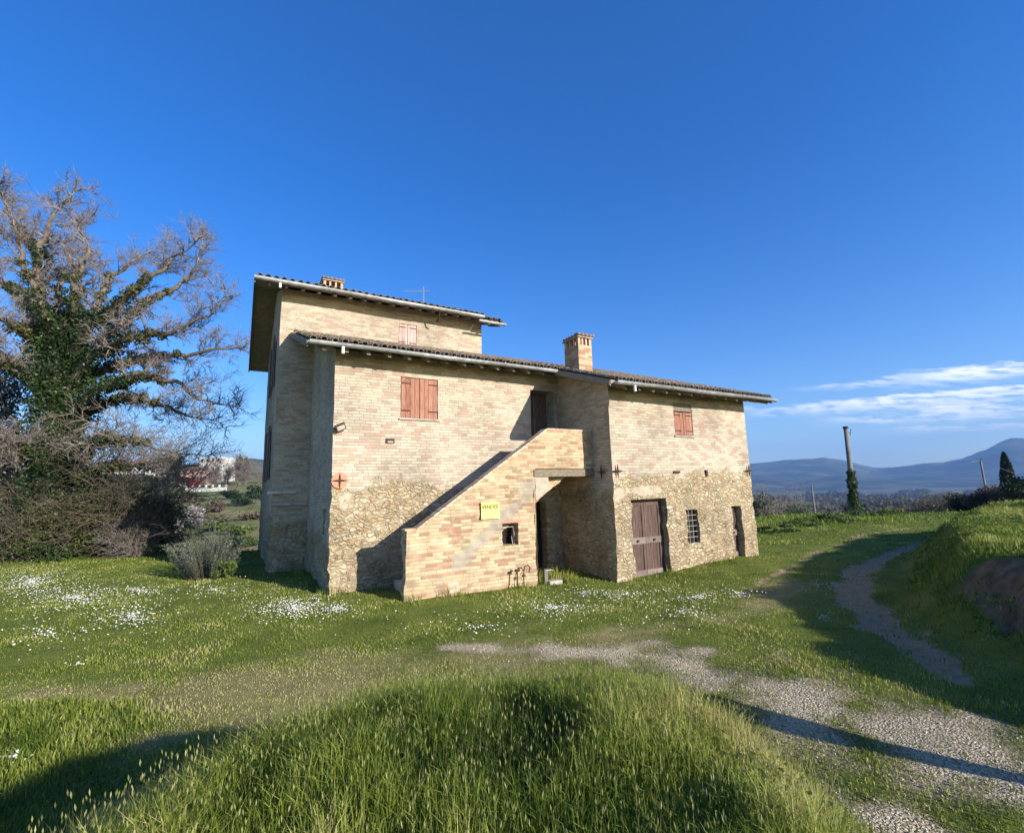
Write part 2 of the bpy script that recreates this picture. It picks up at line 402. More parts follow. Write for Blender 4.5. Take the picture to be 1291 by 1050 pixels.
def slab(mb, u0, u1, v0, z0, v1, z1, t0, t1):
    mb.add([L(u0, v0, z0-t0), L(u1, v0, z0-t0), L(u1, v1, z1-t0), L(u0, v1, z1-t0), L(u0, v0, z0-t1), L(u1, v0, z0-t1), L(u1, v1, z1-t1), L(u0, v1, z1-t1)],
           [(0, 1, 2, 3), (4, 5, 6, 7), (0, 1, 5, 4), (1, 2, 6, 5), (2, 3, 7, 6), (3, 0, 4, 7)])
def rafters(roof, us, v0, z0, sl, back=1.0, h=.10, w=.085):
    for u in us:
        mb = MB(); zz = z0-.075
        mb.add([L(u+s*w/2, v, zz+sl*(v-v0)-d) for s in (-1, 1) for v in (v0+.06, v0+back) for d in (0, h)], [(0, 1, 3, 2), (4, 6, 7, 5), (0, 4, 5, 1), (2, 3, 7, 6), (0, 2, 6, 4), (1, 5, 7, 3)])
        mb.build('rafter', BEAM, roof)
def gutter(roof, u0, u1, v, z, r=.075, brackets=True, outlet=None):
    mb = MB(); n = 8
    for (a, b, zo) in [(u0, u1, 0)]:
        vs = []
        for u in np.linspace(a, b, 12):
            sag = -.012*math.sin(u*1.7)-.006*(u-a)*.3
            for rr in (r, r-.006):
                for k in range(n+1):
                    t = math.pi+math.pi*k/n
                    vs.append(L(u, v+rr*math.cos(t), z+rr*math.sin(t)+sag))
        w = 2*(n+1); fs = []
        for i in range(11):
            for k in range(n):
                fs.append((i*w+k, i*w+k+1, (i+1)*w+k+1, (i+1)*w+k)); q = n+1
                fs.append((i*w+q+k, (i+1)*w+q+k, (i+1)*w+q+k+1, i*w+q+k+1))
            fs.append((i*w, (i+1)*w, (i+1)*w+n+1, i*w+n+1)); fs.append((i*w+n, i*w+w-1, (i+1)*w+w-1, (i+1)*w+n))
        for i in (0, 11):
            fs.append(tuple(i*w+k for k in range(n+1)))
        mb.add(vs, fs)
        mb.tube([L(u0, v-r, z), L(u1, v-r, z-.01)], .011, 6)
    g = mb.build('gutter', ZINC, roof, smooth=False)
    if brackets:
        for u in np.arange(u0+.5, u1, 1.55):
            m2 = MB(); m2.tube([L(u, v+(r+.004)*math.cos(t), z-.006+(r+.006)*math.sin(t)) for t in np.linspace(math.pi*.9, math.pi*2.05, 9)]+[L(u, v+r+.1, z+.06)], .007, 4); m2.build('gutter_bracket', ZINC, g)
    if outlet is not None:
        m3 = MB(); m3.tube([L(outlet, v, z-r+.02), L(outlet, v, z-r-.16)], .04, 10); m3.build('gutter_outlet', simple('white_pipe', [(0, (.6, .6, .6)), (1, (.75, .75, .75))], .5), g)
    return g
zr = lambda v: 5.86+.34*(v-11.55)
lower = tiled_roof('roof', 1.18, 15.2, 9.12, zr(9.12), 16.75, zr(16.75), cut=lambda u, v: (u < 8.2 and v < 11.5))
# the bed of the lower roof is L shaped: rebuild it as two slabs
def strip_bed(o, nverts=8):
    me = o.data; n = len(me.vertices); import bmesh
    bm = bmesh.new(); bm.from_mesh(me); bm.verts.ensure_lookup_table()
    bmesh.ops.delete(bm, geom=[bm.verts[i] for i in range(n-nverts, n)], context='VERTS'); bm.to_mesh(me); bm.free()
strip_bed(lower)
s_ = MB(); slab(s_, 1.18, 8.2, 11.55, zr(11.55), 16.75, zr(16.75), -.03, .07); s_.build('soffit', SOFF, lower); s_ = MB(); slab(s_, 8.2, 15.2, 9.12, zr(9.12), 16.75, zr(16.75), -.03, .07)
s_.build('soffit', SOFF, lower)
rafters(lower, np.arange(1.55, 8.1, .52), 11.55, zr(11.55), .34)
rafters(lower, np.arange(8.75, 15.1, .52), 9.12, zr(9.12), .34)
for (u, a, b) in ((1.17, 11.55, 16.7), (8.2, 9.14, 11.6), (15.2, 9.14, 16.7)):
    v_ = MB(); v_.add([L(u+s*.02, v, zr(v)-d) for s in (-1, 1) for v in (a, b) for d in (-.01, .13)], [(0, 1, 3, 2), (4, 6, 7, 5), (0, 4, 5, 1), (2, 3, 7, 6), (0, 2, 6, 4), (1, 5, 7, 3)]); v_.build('verge_board', BEAM, lower)
gutter(lower, 1.2, 8.16, 11.46, 5.86, outlet=1.95)
gutter(lower, 8.3, 15.25, 9.03, 5.03, outlet=8.95)
back = tiled_roof('roof', 8.25, 15.2, 20.6, zr(16.75)-.34*3.85, 16.77, zr(16.75)); 
# tall roof: front and back slopes
zt0 = 9.08
tall = tiled_roof('roof', .05, 8.05, 16.05, zt0, 20.4, zt0+.34*4.35)
tall_b = tiled_roof('roof', .05, 8.9, 26.0, 8.45, 20.42, zt0+.34*4.35)
tall_c = tiled_roof('roof', 8.05, 8.95, 16.0, zt0-.14, 20.4, zt0+.34*4.35-.1)
s_ = MB(); slab(s_, .05, 8.05, 16.05, zt0, 20.4, zt0+.34*4.35, -.03, .07); s_.build('soffit', SOFF, tall)
s_ = MB(); slab(s_, .05, 8.9, 26.0, 8.45, 20.4, zt0+.34*4.35, -.02, .075); s_.build('soffit', SOFF, tall_b)
s_ = MB(); slab(s_, 8.06, 8.9, 16.05, zt0-.13, 20.4, zt0+.34*4.35-.13, -.03, .06); s_.build('soffit', SOFF, tall_c)
for (a, za, b, zb_) in ((16.05, zt0, 20.4, zt0+.34*4.35), (20.4, zt0+.34*4.35, 26.0, 8.45)):
    v_ = MB(); v_.add([L(.04+s*.022, v, z-d) for s in (-1, 1) for (v, z) in ((a, za), (b, zb_)) for d in (-.03, .16)], [(0, 1, 3, 2), (4, 6, 7, 5), (0, 4, 5, 1), (2, 3, 7, 6), (0, 2, 6, 4), (1, 5, 7, 3)]); v_.build('verge_board', BEAM, tall)
rafters(tall, np.arange(.45, 8.0, .5), 16.05, zt0, .34)
rafters(tall_c, [8.3, 8.75], 16.05, zt0-.13, .34)
gutter(tall, 0.02, 7.98, 15.96, zt0-.0, r=.085, outlet=.75)
gutter(tall_c, 7.75, 8.95, 15.95, zt0-.2, r=.07, brackets=False)
d_ = MB(); d_.tube([L(6.15, 15.98, zt0-.08), L(6.15, 16.1, zt0-.3), L(6.16, 16.3, zt0-.42)], .03, 8); d_.build('downpipe', IRON, tall)
# ---- chimney
def chimney(u, v, w, d, z0, z1, parent, capover=.05, slots=True, n=2):
    mb = MB(); sh = .34
    o = wall('u', v, u, u+w, lambda a: z1-sh, zb=z0, mat=WALL_O, red=lambda a, z: .3+0*a, name='chimney', norub=True, parent=parent, step=.05)
    wall('v', u, v, v+d, lambda a: z1-sh, zb=z0, mat=WALL_O, red=lambda a, z: .3+0*a, name='chimney_side', norub=True, parent=o, step=.05)
    wall('v', u+w, v, v+d, lambda a: z1-sh, zb=z0, mat=WALL_O, red=lambda a, z: .3+0*a, name='chimney_side', norub=True, parent=o, step=.05, out=1)
    wall('u', v+d, u, u+w, lambda a: z1-sh, zb=z0, mat=WALL_O, red=lambda a, z: .3+0*a, name='chimney_side', norub=True, parent=o, step=.05, out=1)
    t = .09
    for a, b in ((u, v), (u+w-t, v), (u, v+d-t), (u+w-t, v+d-t)): mb.bx(L(a, b, z1-sh), L(a+t, b+t, z1-.12), .3)
    for k in range(1, n+1):
        a = u+(w-t)*k/(n+1); mb.bx(L(a, v+.005, z1-sh), L(a+t*.7, v+t, z1-.12), .4); mb.bx(L(a, v+d-t, z1-sh), L(a+t*.7, v+d-.005, z1-.12), .4)
    for k in (1, 2):
        b = v+(d-t)*k/3; mb.bx(L(u+.005, b, z1-sh), L(u+t, b+t*.7, z1-.12), .35); mb.bx(L(u+w-t, b, z1-sh), L(u+w-.005, b+t*.7, z1-.12), .35)
    mb.build('chimney_pier', simple('pier_brick', [(0, (.42, .26, .17)), (1, (.6, .42, .28))], .9, 12), o)
    cp = MB(); cp.bx(L(u-capover, v-capover, z1-.12), L(u+w+capover, v+d+capover, z1-.07), .3)
    c_ = cp.build('chimney_cap', CONC, o, bevel=.008)
    tl = MB()
    for k in range(int(d/.12)+2):
        vv = v-capover+k*.14
        if vv > v+d+capover: break
        tl.tube([L(u-capover-.02, vv, z1-.04), L(u+w+capover+.02, vv, z1-.035)], .045, 8)
    for k in range(int(w/.12)+2):
        uu = u-capover+.03+k*.14
        if uu < u+w+capover: tl.tube([L(uu, v-capover-.05, z1-.03), L(uu, v-capover+.12, z1-.02)], .045, 8)
    tl.build('cap_tile', TILE, c_, smooth=True)
    return o
chimney(8.88, 11.25, .52, .72, zr(11.25)-.3, 7.06, lower)
chimney(2.3, 18.0, .7, .75, 9.3, 10.38, tall)
LIGHTIRON = simple('grey_iron', [(0, (.22, .18, .15)), (1, (.38, .32, .28))], .7, 12)
# ---- antenna
an = MB(); ax, ay, az = 6.9, 20.0, 10.55
an.tube([L(ax, ay, az-.1), L(ax, ay, az+1.15)], .014, 6); an.tube([L(ax-.9, ay, az+.75), L(ax+.3, ay, az+1.0)], .008, 4)
for k in range(9):
    f = k/8; c = Vector(L(ax-.9+1.2*f, ay, az+.75+.25*f)); h = .12+.14*f
    an.tube([c+Vector((0, -h, 0)), c+Vector((0, h, 0))], .004, 4); an.tube([c+Vector((0, 0, -.07)), c+Vector((0, 0, .07))], .004, 4)
an.build('antenna', LIGHTIRON, tall)
# ---- shutters, doors, windows
def shutter(u0, u1, z0, z1, v, mat, leaves=2, name='shutter', slats=True):
    mb = MB(); w = (u1-u0)/leaves
    out = []
    for k in range(leaves):
        mb = MB(); a, b = u0+k*w+.006, u0+(k+1)*w-.006; n = max(3, int((b-a)/.11)); pw = (b-a)/n
        for i in range(n):
            mb.bx(L(a+i*pw+.003, v+rnd.uniform(-.004, .004), z0), L(a+(i+1)*pw-.003, v+.035, z1-rnd.uniform(0, .01)))
        o = mb.build(name, mat, house, bevel=.003)
        for zz in (z0+.18*(z1-z0), z1-.14*(z1-z0)):
            h = MB(); h.bx(L(a+.01 if k == 0 else b-.26, v-.014, zz-.014), L(a+.26 if k == 0 else b-.01, v-.004, zz+.014)); h.build('hinge', IRON, o)
        out.append(o)
    return out
def frame(u0, u1, z0, z1, v, mat, t=.05, d=.06, name='window_frame', bottom=True):
    mb = MB(); mb.bx(L(u0, v, z0), L(u0+t, v+d, z1)); mb.bx(L(u1-t, v, z0), L(u1, v+d, z1)); mb.bx(L(u0+t, v, z1-t), L(u1-t, v+d, z1))
    if bottom: mb.bx(L(u0+t, v, z0), L(u1-t, v+d, z0+t))
    return mb.build(name, mat, house)
def sill(u0, u1, z, v, mat=CONC):
    mb = MB(); mb.bx(L(u0-.05, v-.05, z-.05), L(u1+.05, v+.1, z)); return mb.build('window_sill', mat, house, bevel=.006)
shutter(3.59, 4.62, 4.27, 5.37, vF+.005, SHUT); sill(3.58, 4.63, 4.26, vF)
tag(shutter(11.21, 11.99, 3.8, 4.5, vR+.01, SHUT, 2)[0], 'reddish brown board shutter'); sill(11.2, 12.0, 3.78, vR)
mb = MB(); mb.bx(L(11.2, vR+.02, 4.53), L(12.0, vR+.08, 4.78)); mb.build('window_lintel', BEAM, house)
for s in shutter(4.83, 5.49, 7.68, 8.54, vT+.01, SHUT_F): tag(s, 'sun bleached pale shutter')
# double door of the right wing
def door_leaf(a, b, z0, z1, v, rail=True, mid=.95):
    mb = MB(); st = .085
    for x0, x1 in ((a, a+st), (b-st, b)): mb.bx(L(x0, v, z0), L(x1, v+.05, z1))
    mb.bx(L(a+st, v+.004, z1-.1), L(b-st, v+.05, z1)); 
    n = max(2, int((b-a-2*st)/.1)); pw = (b-a-2*st)/n
    for i in range(n): mb.bx(L(a+st+i*pw+.002, v+.022, z0+.16), L(a+st+(i+1)*pw-.002, v+.045, z1-.1))
    o = mb.build('door_leaf', DOORW, house, bevel=.004)
    r = MB()
    r.bx(L(a-.0, v-.012, z0+.0), L(b, v+.05, z0+.16)); r.build('door_rail', DOORG, o, bevel=.004); r = MB(); r.bx(L(a, v-.012, z0+mid-.09), L(b, v+.03, z0+mid+.09))
    r.build('door_rail', DOORG, o, bevel=.004)
    h = MB(); cx = (a+b)/2; h.tube([L(cx+.0, v-.012, z0+mid), L(cx, v-.05, z0+mid)], .035, 10); h.build('door_knob', IRON, o)
    return o
frame(9.25, 10.62, -.55, 1.94, vR+.2, DOORW, .06, .1, 'door_frame', False)
door_leaf(9.31, 9.93, -.14, 1.86, vR+.22); door_leaf(9.94, 10.56, -.14, 1.86, vR+.22)
mb = MB(); mb.bx(L(9.25, vR+.1, -.5), L(10.62, vR+.5, -.15)); mb.build('doorstep', CONC, house)
# small door far right
tag(door_leaf(13.52, 13.97, .02, 1.58, vR+.2, mid=.75), 'narrow reddish brown door leaf'); 
mb = MB(); mb.bx(L(13.5, vR+.05, -.4), L(13.98, vR+.4, 0.0)); mb.build('doorstep', CONC, house)
# grated window
def grating(u0, u1, z0, z1, v, nu, nz, r=.008, mat=IRON):
    mb = MB()
    for k in range(1, nu+1): x = u0+(u1-u0)*k/(nu+1); mb.tube([L(x, v, z0), L(x, v, z1)], r, 6)
    for k in range(1, nz+1): z = z0+(z1-z0)*k/(nz+1); mb.tube([L(u0, v-.012, z), L(u1, v-.012, z)], r, 6)
    return mb.build('window_grating', mat, house)
grating(11.4, 11.88, .63, 1.58, vR+.06, 2, 5, .011, LIGHTIRON)
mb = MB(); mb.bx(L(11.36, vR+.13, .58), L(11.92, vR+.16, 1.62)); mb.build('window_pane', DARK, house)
# landing door, ground door behind the stair, side window backs
mb = MB(); mb.bx(L(7.6, vF+.45, 2.6), L(8.6, vF+.5, 5.4)); o = mb.build('door', DOORW, house)
mb = MB(); mb.bx(L(8.0, vF+.40, 2.75), L(8.05, vF+.45, 5.2)); mb.build('door_frame', DOORG, o)
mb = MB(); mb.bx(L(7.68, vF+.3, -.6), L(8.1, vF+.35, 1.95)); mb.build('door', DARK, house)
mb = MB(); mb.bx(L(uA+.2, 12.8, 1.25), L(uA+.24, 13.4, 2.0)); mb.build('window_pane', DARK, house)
mb = MB(); mb.bx(L(uA-.03, 12.8, 1.95), L(uA+.1, 13.45, 2.08)); mb.build('window_lintel', CONC, house)
# open shutters on the left gable wall of the tall block
for (v0, z0, z1) in ((18.35, 6.15, 8.0), (18.6, 2.85, 4.75), (20.3, 6.15, 8.0), (20.8, 2.85, 4.75)):
    mb = MB()
    for k in range(5): mb.bx(L(uT0-.09, v0+k*.16+.003, z0), L(uT0-.05, v0+(k+1)*.16-.003, z1))
    mb.build('shutter', DOORW, house)
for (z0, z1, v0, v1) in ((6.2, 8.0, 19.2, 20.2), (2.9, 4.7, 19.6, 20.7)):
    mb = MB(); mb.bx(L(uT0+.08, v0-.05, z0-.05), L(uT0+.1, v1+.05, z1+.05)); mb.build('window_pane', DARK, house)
# iron bar and ledge on the shaded tall wall
mb = MB(); mb.bx(L(.72, vT-.16, 2.35), L(1.55, vT-.04, 2.43)); mb.build('metal_bracket', ZINC, house)
mb = MB(); mb.bx(L(.8, vT-.1, 1.98), L(uA-.02, vT+.02, 2.06)); mb.build('ledge', CONC, house)
# tie anchors
def anchor(u, v, z, s=.2, side=False, mat=IRON, plate=False):
    mb = MB()
    def q(a, b): return L(u+a, v-.035, z+b) if not side else L(u-.035, v+a, z+b)
    for k in range(4):
        t = k*math.pi/2+.0; c_, s_ = math.cos(t), math.sin(t)
        mb.tube([q(0, 0), q(c_*s*.5, s_*s*.5), q(c_*s, s_*s)], [.028, .022, .004], 6)
    mb.tube([q(0, 0), (q(0, 0)[0]+(0 if not side else .03), q(0, 0)[1]+(.03 if not side else 0), q(0, 0)[2])], .04, 8)
    o = mb.build('tie_anchor', mat, house)
    if plate:
        p_ = MB(); p_.tube([L(u, v-.03, z), L(u, v+.0, z)], .19, 20); p_.build('anchor_plate', RUST, o)
    return o
anchor(2.08, vF-.02, 2.63, .19, plate=True); anchor(8.8, vR-.03, 2.73, .2); anchor(14.48, vR-.03, 2.72, .2); anchor(uJ-.03, 10.15, 2.72, .2, side=True)
mb = MB(); mb.bx(L(12.38, vR-.05, 2.55), L(12.46, vR+.01, 2.75)); mb.build('wall_hook', IRON, house)
mb = MB(); mb.bx(L(11.0, vR-.04, 2.66), L(11.25, vR+.01, 2.72)); mb.build('wall_hook', IRON, house)
# vent grille and wall light
mb = MB(); mb.bx(L(3.2, vF-.035, 3.58), L(3.42, vF+.01, 3.7)); o = mb.build('vent', IRON, house)
mb = MB(); mb.bx(L(3.24, vF-.045, 3.59), L(3.38, vF-.036, 3.63)); mb.build('vent_flap', CONC, o)
rot = Matrix.Rotation(math.radians(-25), 3, 'Y') @ Matrix.Rotation(math.radians(25), 3, 'X')
mb = MB(); mb.box(L(2.05, vF-.12, 3.93), (.24, .08, .16), rot); mb.bx(L(2.02, vF-.1, 3.9), L(2.08, vF+.01, 3.96)); lamp = mb.build('wall_light', IRON, house)
mb = MB(); mb.box(tuple(Vector(L(2.05, vF-.12, 3.93))+rot@Vector((0, -.045, 0))), (.19, .012, .11), rot); mb.build('lamp_glass', CONC, lamp)
# ---- staircase
stair = wall('u', vS, 3.24, 8.66, lambda a: min(3.9, max(1.47, 1.47+(a-3.5)*(3.9-1.47)/(7.14-3.5))), mat=WALL_O, name='staircase', norub=True,
    holes=[(5.71, 6.15, .95, 1.48, .35)], zmin=lambda a: (-.6 if a <= 6.7 else 2.84),
    patch=lambda a, z: np.maximum.reduce([.9*np.exp(-((z-(.45+(a-4.2)*.76))/(.22+.14*np.sin(a*3.1)**2))**2)*((a > 4.3)*(a < 6.75)), .6*gauss(a, z, 6.3, 2.35, .4, .35), .62*gauss(a, z, 4.2, .2, .7, .3), .5*gauss(a, z, 5.9, .35, .5, .1), .45*gauss(a, z, 6.4, .1, .3, .3)]),
    red=lambda a, z: .35*gauss(a, z, 3.9, 1.0, .25, .2)+.3*gauss(a, z, 5.9, 1.55, .35, .08)+.12*gauss(a, z, 4.6, 1.5, .5, .4)+.15*gauss(a, z, 7.2, 3.6, .6, .2), step=.05)
top_s = lambda a: min(3.9, max(1.47, 1.47+(a-3.5)*(3.9-1.47)/(7.14-3.5)))
# back side of the parapet, end pier, column side
wall('u', vS+.26, 3.24, 8.66, top_s, mat=WALL_O, norub=True, name='parapet', zmin=lambda a: max(-.6, min(2.84, (a-3.9)*.66)), parent=stair, out=1)
wall('v', 3.24, vS, vS+.26, lambda a: 1.47, mat=WALL_O, norub=True, name='pier', parent=stair, step=.05)
wall('v', 6.7, vS, vF, lambda a: 2.84, mat=WALL_O, rubz=.6, name='pier', parent=stair, out=1)
mb = MB()      # coping of the parapet
def cop(a0, z0, a1, z1):
    dx, dz = a1-a0, z1-z0; l = math.hypot(dx, dz); nx, nz = -dz/l*.035, dx/l*.035
    mb.add([L(a0, vS-.015, z0), L(a1, vS-.015, z1), L(a1+nx, vS-.015, z1+nz), L(a0+nx, vS-.015, z0+nz), L(a0, vS+.28, z0), L(a1, vS+.28, z1), L(a1+nx, vS+.28, z1+nz), L(a0+nx, vS+.28, z0+nz)],
           [(0, 1, 2, 3), (4, 5, 6, 7), (0, 1, 5, 4), (1, 2, 6, 5), (2, 3, 7, 6), (3, 0, 4, 7)])
k_ = 26
cop(3.22, 1.46, 3.5, 1.465)
for i in range(k_):
    a = 3.5+(7.14-3.5)*i/k_; b = 3.5+(7.14-3.5)*(i+1)/k_-.012; cop(a, top_s(a)-.01+rnd.uniform(-.004, .004), b, top_s(b)-.01+rnd.uniform(-.004, .004))
for i in range(11):
    a = 7.14+i*.1375; cop(a, 3.89, a+.128, 3.89+rnd.uniform(-.003, .003))
mb.build('coping', simple('coping_brick', [(0, (.40, .24, .15)), (.5, (.60, .44, .29)), (1, (.66, .54, .38))], .9, 12), stair)
n = 15
for i in range(n):      # steps
    a = 3.45+i*(6.9-3.45)/n; z = (i+1)*2.82/n
    st = MB(); st.bx(L(a, vS+.265, z-.5 if i > 2 else -.5), L(a+(6.9-3.45)/n+.02, vF-.02, z-.035), .4); s_o = st.build('step', simple('step_brick', ORANGE, .9, 12) if i == 0 else bpy.data.materials['step_brick'], stair)
mb = MB(); mb.bx(L(6.66, vS-.03, 2.62), L(8.66, vF-.02, 2.82)); mb.build('landing', simple('weathered_slab', [(0, (.14, .11, .075)), (1, (.30, .245, .17))], .9, 9, (1, 1, 5), .7, .5), stair, bevel=.01)
mb = MB(); poly = [(6.66, 2.62), (7.12, 2.62), (7.12, 2.52)]+[(6.72+.40*math.cos(t)**1.2 if math.cos(t) > 0 else 6.72, 2.5-.46*math.sin(t)) for t in np.linspace(.1, 1.5, 7)]+[(6.66, 2.02)]
mb.prism(poly, 1, 0, 0)
mb.v = []; mb.f = []; mb.r = []
n_ = len(poly); mb.add([L(p[0], vS+.0, p[1]) for p in poly]+[L(p[0], vS+.3, p[1]) for p in poly], [tuple(range(n_)), tuple(range(2*n_-1, n_-1, -1))]+[(i, n_+i, n_+(i+1) % n_, (i+1) % n_) for i in range(n_)], .9)
mb.build('corbel', simple('corbel_plaster', [(0, (.26, .21, .15)), (1, (.46, .39, .29))], .9, 7), stair)
for z in (1.05, 1.36):
    pass
mb = MB(); mb.tube([L(5.7, vS+.1, 1.38), L(6.05, vS+.1, 1.38), L(6.08, vS+.1, 1.2), L(6.08, vS+.1, .93)], .012, 6); mb.tube([L(5.97, vS+.05, 1.15), L(5.97, vS-.02, .93)], .012, 6); mb.build('window_pipe', LIGHTIRON, stair)
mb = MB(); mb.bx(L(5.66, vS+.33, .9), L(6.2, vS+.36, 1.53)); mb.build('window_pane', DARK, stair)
mb = MB(); mb.bx(L(5.66, vS-.012, 1.485), L(6.24, vS+.1, 1.545)); mb.build('window_lintel', simple('pink_brick', [(0, (.50, .18, .13)), (1, (.62, .30, .22))], .9, 14), stair)
# ------------------------------------------------------------------ things by the house
def W(u, v, z=0): return tuple(u*UU+v*VV+np.array([0, 0, z]))
# for-sale sign
YEL = simple('yellow_board', [(0, (.66, .62, .14)), (1, (.78, .74, .24))], .6, 3, bump=.05)
BLK = simple('black_print', [(0, (.02, .02, .02)), (1, (.05, .05, .04))], .7, 5, bump=0)
sg = empty('sign', W(5.34, vS-.05, 1.82), -T2); tag(sg, 'small yellow for sale board with black lettering on the stair wall', 'sign')
mb = MB(); mb.box((0, 0, 0), (.5, .012, .40)); mb.build('board', YEL, sg, bevel=.002)
def text(body, size, x, z, parent, mat, name='lettering', y=-.0085, bold=0.):
    cu = bpy.data.curves.new(name, 'FONT'); cu.body = body; cu.size = size; cu.align_x = 'CENTER'; cu.align_y = 'CENTER'; cu.extrude = .0008; cu.offset = bold
    to = bpy.data.objects.new(name, cu); col.objects.link(to)
    dg = bpy.context.evaluated_depsgraph_get(); me = bpy.data.meshes.new_from_object(to.evaluated_get(dg)); bpy.data.objects.remove(to)
    o = link(name, me, mat, parent); me.materials.clear(); me.materials.append(mat); o.rotation_euler = (math.pi/2, 0, 0); o.location = (x, y, z); return o
text('VENDESI', .118, 0, .085, sg, BLK, bold=.003)
for (x0, x1, z0, z1) in ((-.16, .16, -.045, -.038), (-.2, .2, -.085, -.080), (-.14, .1, -.14, -.134)):
    mb = MB(); mb.bx((x0, -.0085, z0), (x1, -.006, z1)); mb.build('print_line', BLK, sg)
mb = MB()
for (x0, x1, z0, z1) in ((-.22, .22, .148, .156), (-.22, .22, .022, .030), (-.22, -.212, .03, .148), (.212, .22, .03, .148)): mb.bx((x0, -.009, z0), (x1, -.006, z1))
mb.build('border', BLK, sg)
# ------------------------------------------------------------------ TERRAIN
FOOT = np.array([(6.1, -12), (5.9, -2), (5.9, 3), (6.0, 6.2), (6.7, 8.4), (8.2, 10.8), (11.6, 14.6), (17, 18.5), (26, 22.), (45, 28)])
def bank_s(X, Y):
    """signed distance from the foot line of the bank, positive on the bank"""
    best = np.full(X.shape, 1e9); sg_ = np.ones(X.shape)
    for (a, b) in zip(FOOT[:-1], FOOT[1:]):
        d = b-a; l2 = d.dot(d); t = np.clip(((X-a[0])*d[0]+(Y-a[1])*d[1])/l2, 0, 1)
        qx = X-(a[0]+t*d[0]); qy = Y-(a[1]+t*d[1]); ds = np.hypot(qx, qy); s = np.where(d[0]*qy-d[1]*qx < 0, 1., -1.)
        up = ds < best; best = np.where(up, ds, best); sg_ = np.where(up, s, sg_)
    return best*sg_
LP = np.array([(0, 0), (21.5, 0), (30, -2.2), (45, -4.3), (80, -2.2), (150, 3.2), (240, 11.5), (300, 15), (420, 19), (900, 30), (2000, 30), (12000, 0)], float)
RP = np.array([(0, 0), (18, .05), (24, .45), (28, .25), (36, -.9), (55, -4.5), (80, -8), (150, -14.5), (400, -28), (900, -45), (1500, -60), (3500, -66), (12000, -70)], float)
def ground(X, Y):
    X = np.asarray(X, float); Y = np.asarray(Y, float); P = v3(X, Y)
    ang = X/np.maximum(Y, 1.)
    w = sst(-.1, .35, ang)
    Yr = np.maximum(Y, 0); rr = np.hypot(X*.6, Yr)
    zl = np.interp(np.where(Y > 0, Yr+np.abs(vn(P, .15, 4))*1.5, 0), LP[:, 0], LP[:, 1])
    zr_ = np.interp(Yr+1.5*vn(P, .12, 9), RP[:, 0], RP[:, 1])
    z = zl*(1-w)+zr_*w
    far = sst(25, 120, Y); z = z+far*(fbm(P, .02, 55, 4)*2.2+fbm(P, .004, 66, 3)*np.clip(Y/120, 0, 6)*np.where(Y > 1500, .3, 1.))
    near = 1-sst(20, 30, np.hypot(X, Y))
    z = z+near*(.05*fbm(P, .5, 21, 3)+.018*vn(P, 2.3, 22))
    # lawn falls a little towards the middle of the facade
    um = X*UU[0]+Y*UU[1]; vm = X*VV[0]+Y*VV[1]
    z = z-.14*np.exp(-((um-8.5)/3.)**2-((vm-9.5)/3.)**2)-.03*near
    # grassy mound that the camera stands on
    wob = .05*vn(P, .9, 12)
    dx = X-.22; ry = np.where(Y > 1.8, 3.75, 9.)
    r = np.sqrt((dx/np.where(dx > 0, 2.05, 3.7))**2+((Y-1.8)/ry)**2)+wob
    r2 = np.sqrt((dx/np.where(dx > 0, 2.4, 5.6))**2+((Y-.6)/np.where(Y > .6, 4.6, 9.))**2)+wob
    mo = (1.04+.06*vn(P, 1.3, 13))*(1-sst(.22, 1.08, r))+.26*(1-sst(.25, 1.05, r2))
    z = z+mo
    # earth bank beside the track
    s = bank_s(X, Y)+.35*vn(P, .45, 15)+.45*fbm(P, 1.1, 18, 4)
    hb_ = 1.3*sst(-.1, 1.35, s)+.7*sst(2.2, 7.5, s)
    hb_ = hb_*(1-sst(30, 55, Y))*(.93+.12*vn(P, .35, 16)+.14*fbm(P, .9, 17, 4))
    z = z+hb_
    # wheel ruts
    return z
def axis_lines(lo, hi, fine, f0, f1, grow=1.075):
    r = list(np.arange(f0, f1, fine)); st = fine; x = r[-1]
    while x < hi: st *= grow; x += st; r.append(x)
    st = fine; x = r[0]; l = []
    while x > lo: st *= grow; x -= st; l.append(x)
    return np.array(l[::-1]+r)
gx = axis_lines(-9000, 9000, .14, -13, 17); gy = axis_lines(-60, 12000, .14, .3, 24)
GX, GY = np.meshgrid(gx, gy, indexing='ij'); gxf, gyf = GX.ravel(), GY.ravel()
gz = ground(gxf, gyf)
def poly_d(X, Y, pts, wid):
    """soft mask round a polyline given as ground points with half widths"""
    best = np.zeros(X.shape)
    for (a, b, wa, wb) in zip(pts[:-1], pts[1:], wid[:-1], wid[1:]):
        a = np.array(a[:2]); b = np.array(b[:2]); d = b-a; t = np.clip(((X-a[0])*d[0]+(Y-a[1])*d[1])/max(d.dot(d), 1e-6), 0, 1)
        ds = np.hypot(X-a[0]-t*d[0], Y-a[1]-t*d[1]); w = wa+(wb-wa)*t
        best = np.maximum(best, np.clip(1-ds/w*.5, 0, 1))
    return best
GRAV = [onz(*q)[:2] for q in ((560, 815), (700, 818), (820, 822), (900, 845), (1010, 880), (1130, 915), (1291, 985), (1500, 1060))]; GRW = [.2, .4, .55, .8, .95, 1.0, .9, .9]
GRAV2 = [(2.2, 3.9), (2.9, 3.2), (3.6, 2.2)]
RUT = [(5.2, 6.0), (5.55, 6.95), (6.0, 8.2), (6.9, 10.2), (8.6, 12.4), (11.0, 14.7), (15.5, 18.2), (24, 22)]; RTW = [.15, .38, .42, .42, .38, .3, .16, .1]
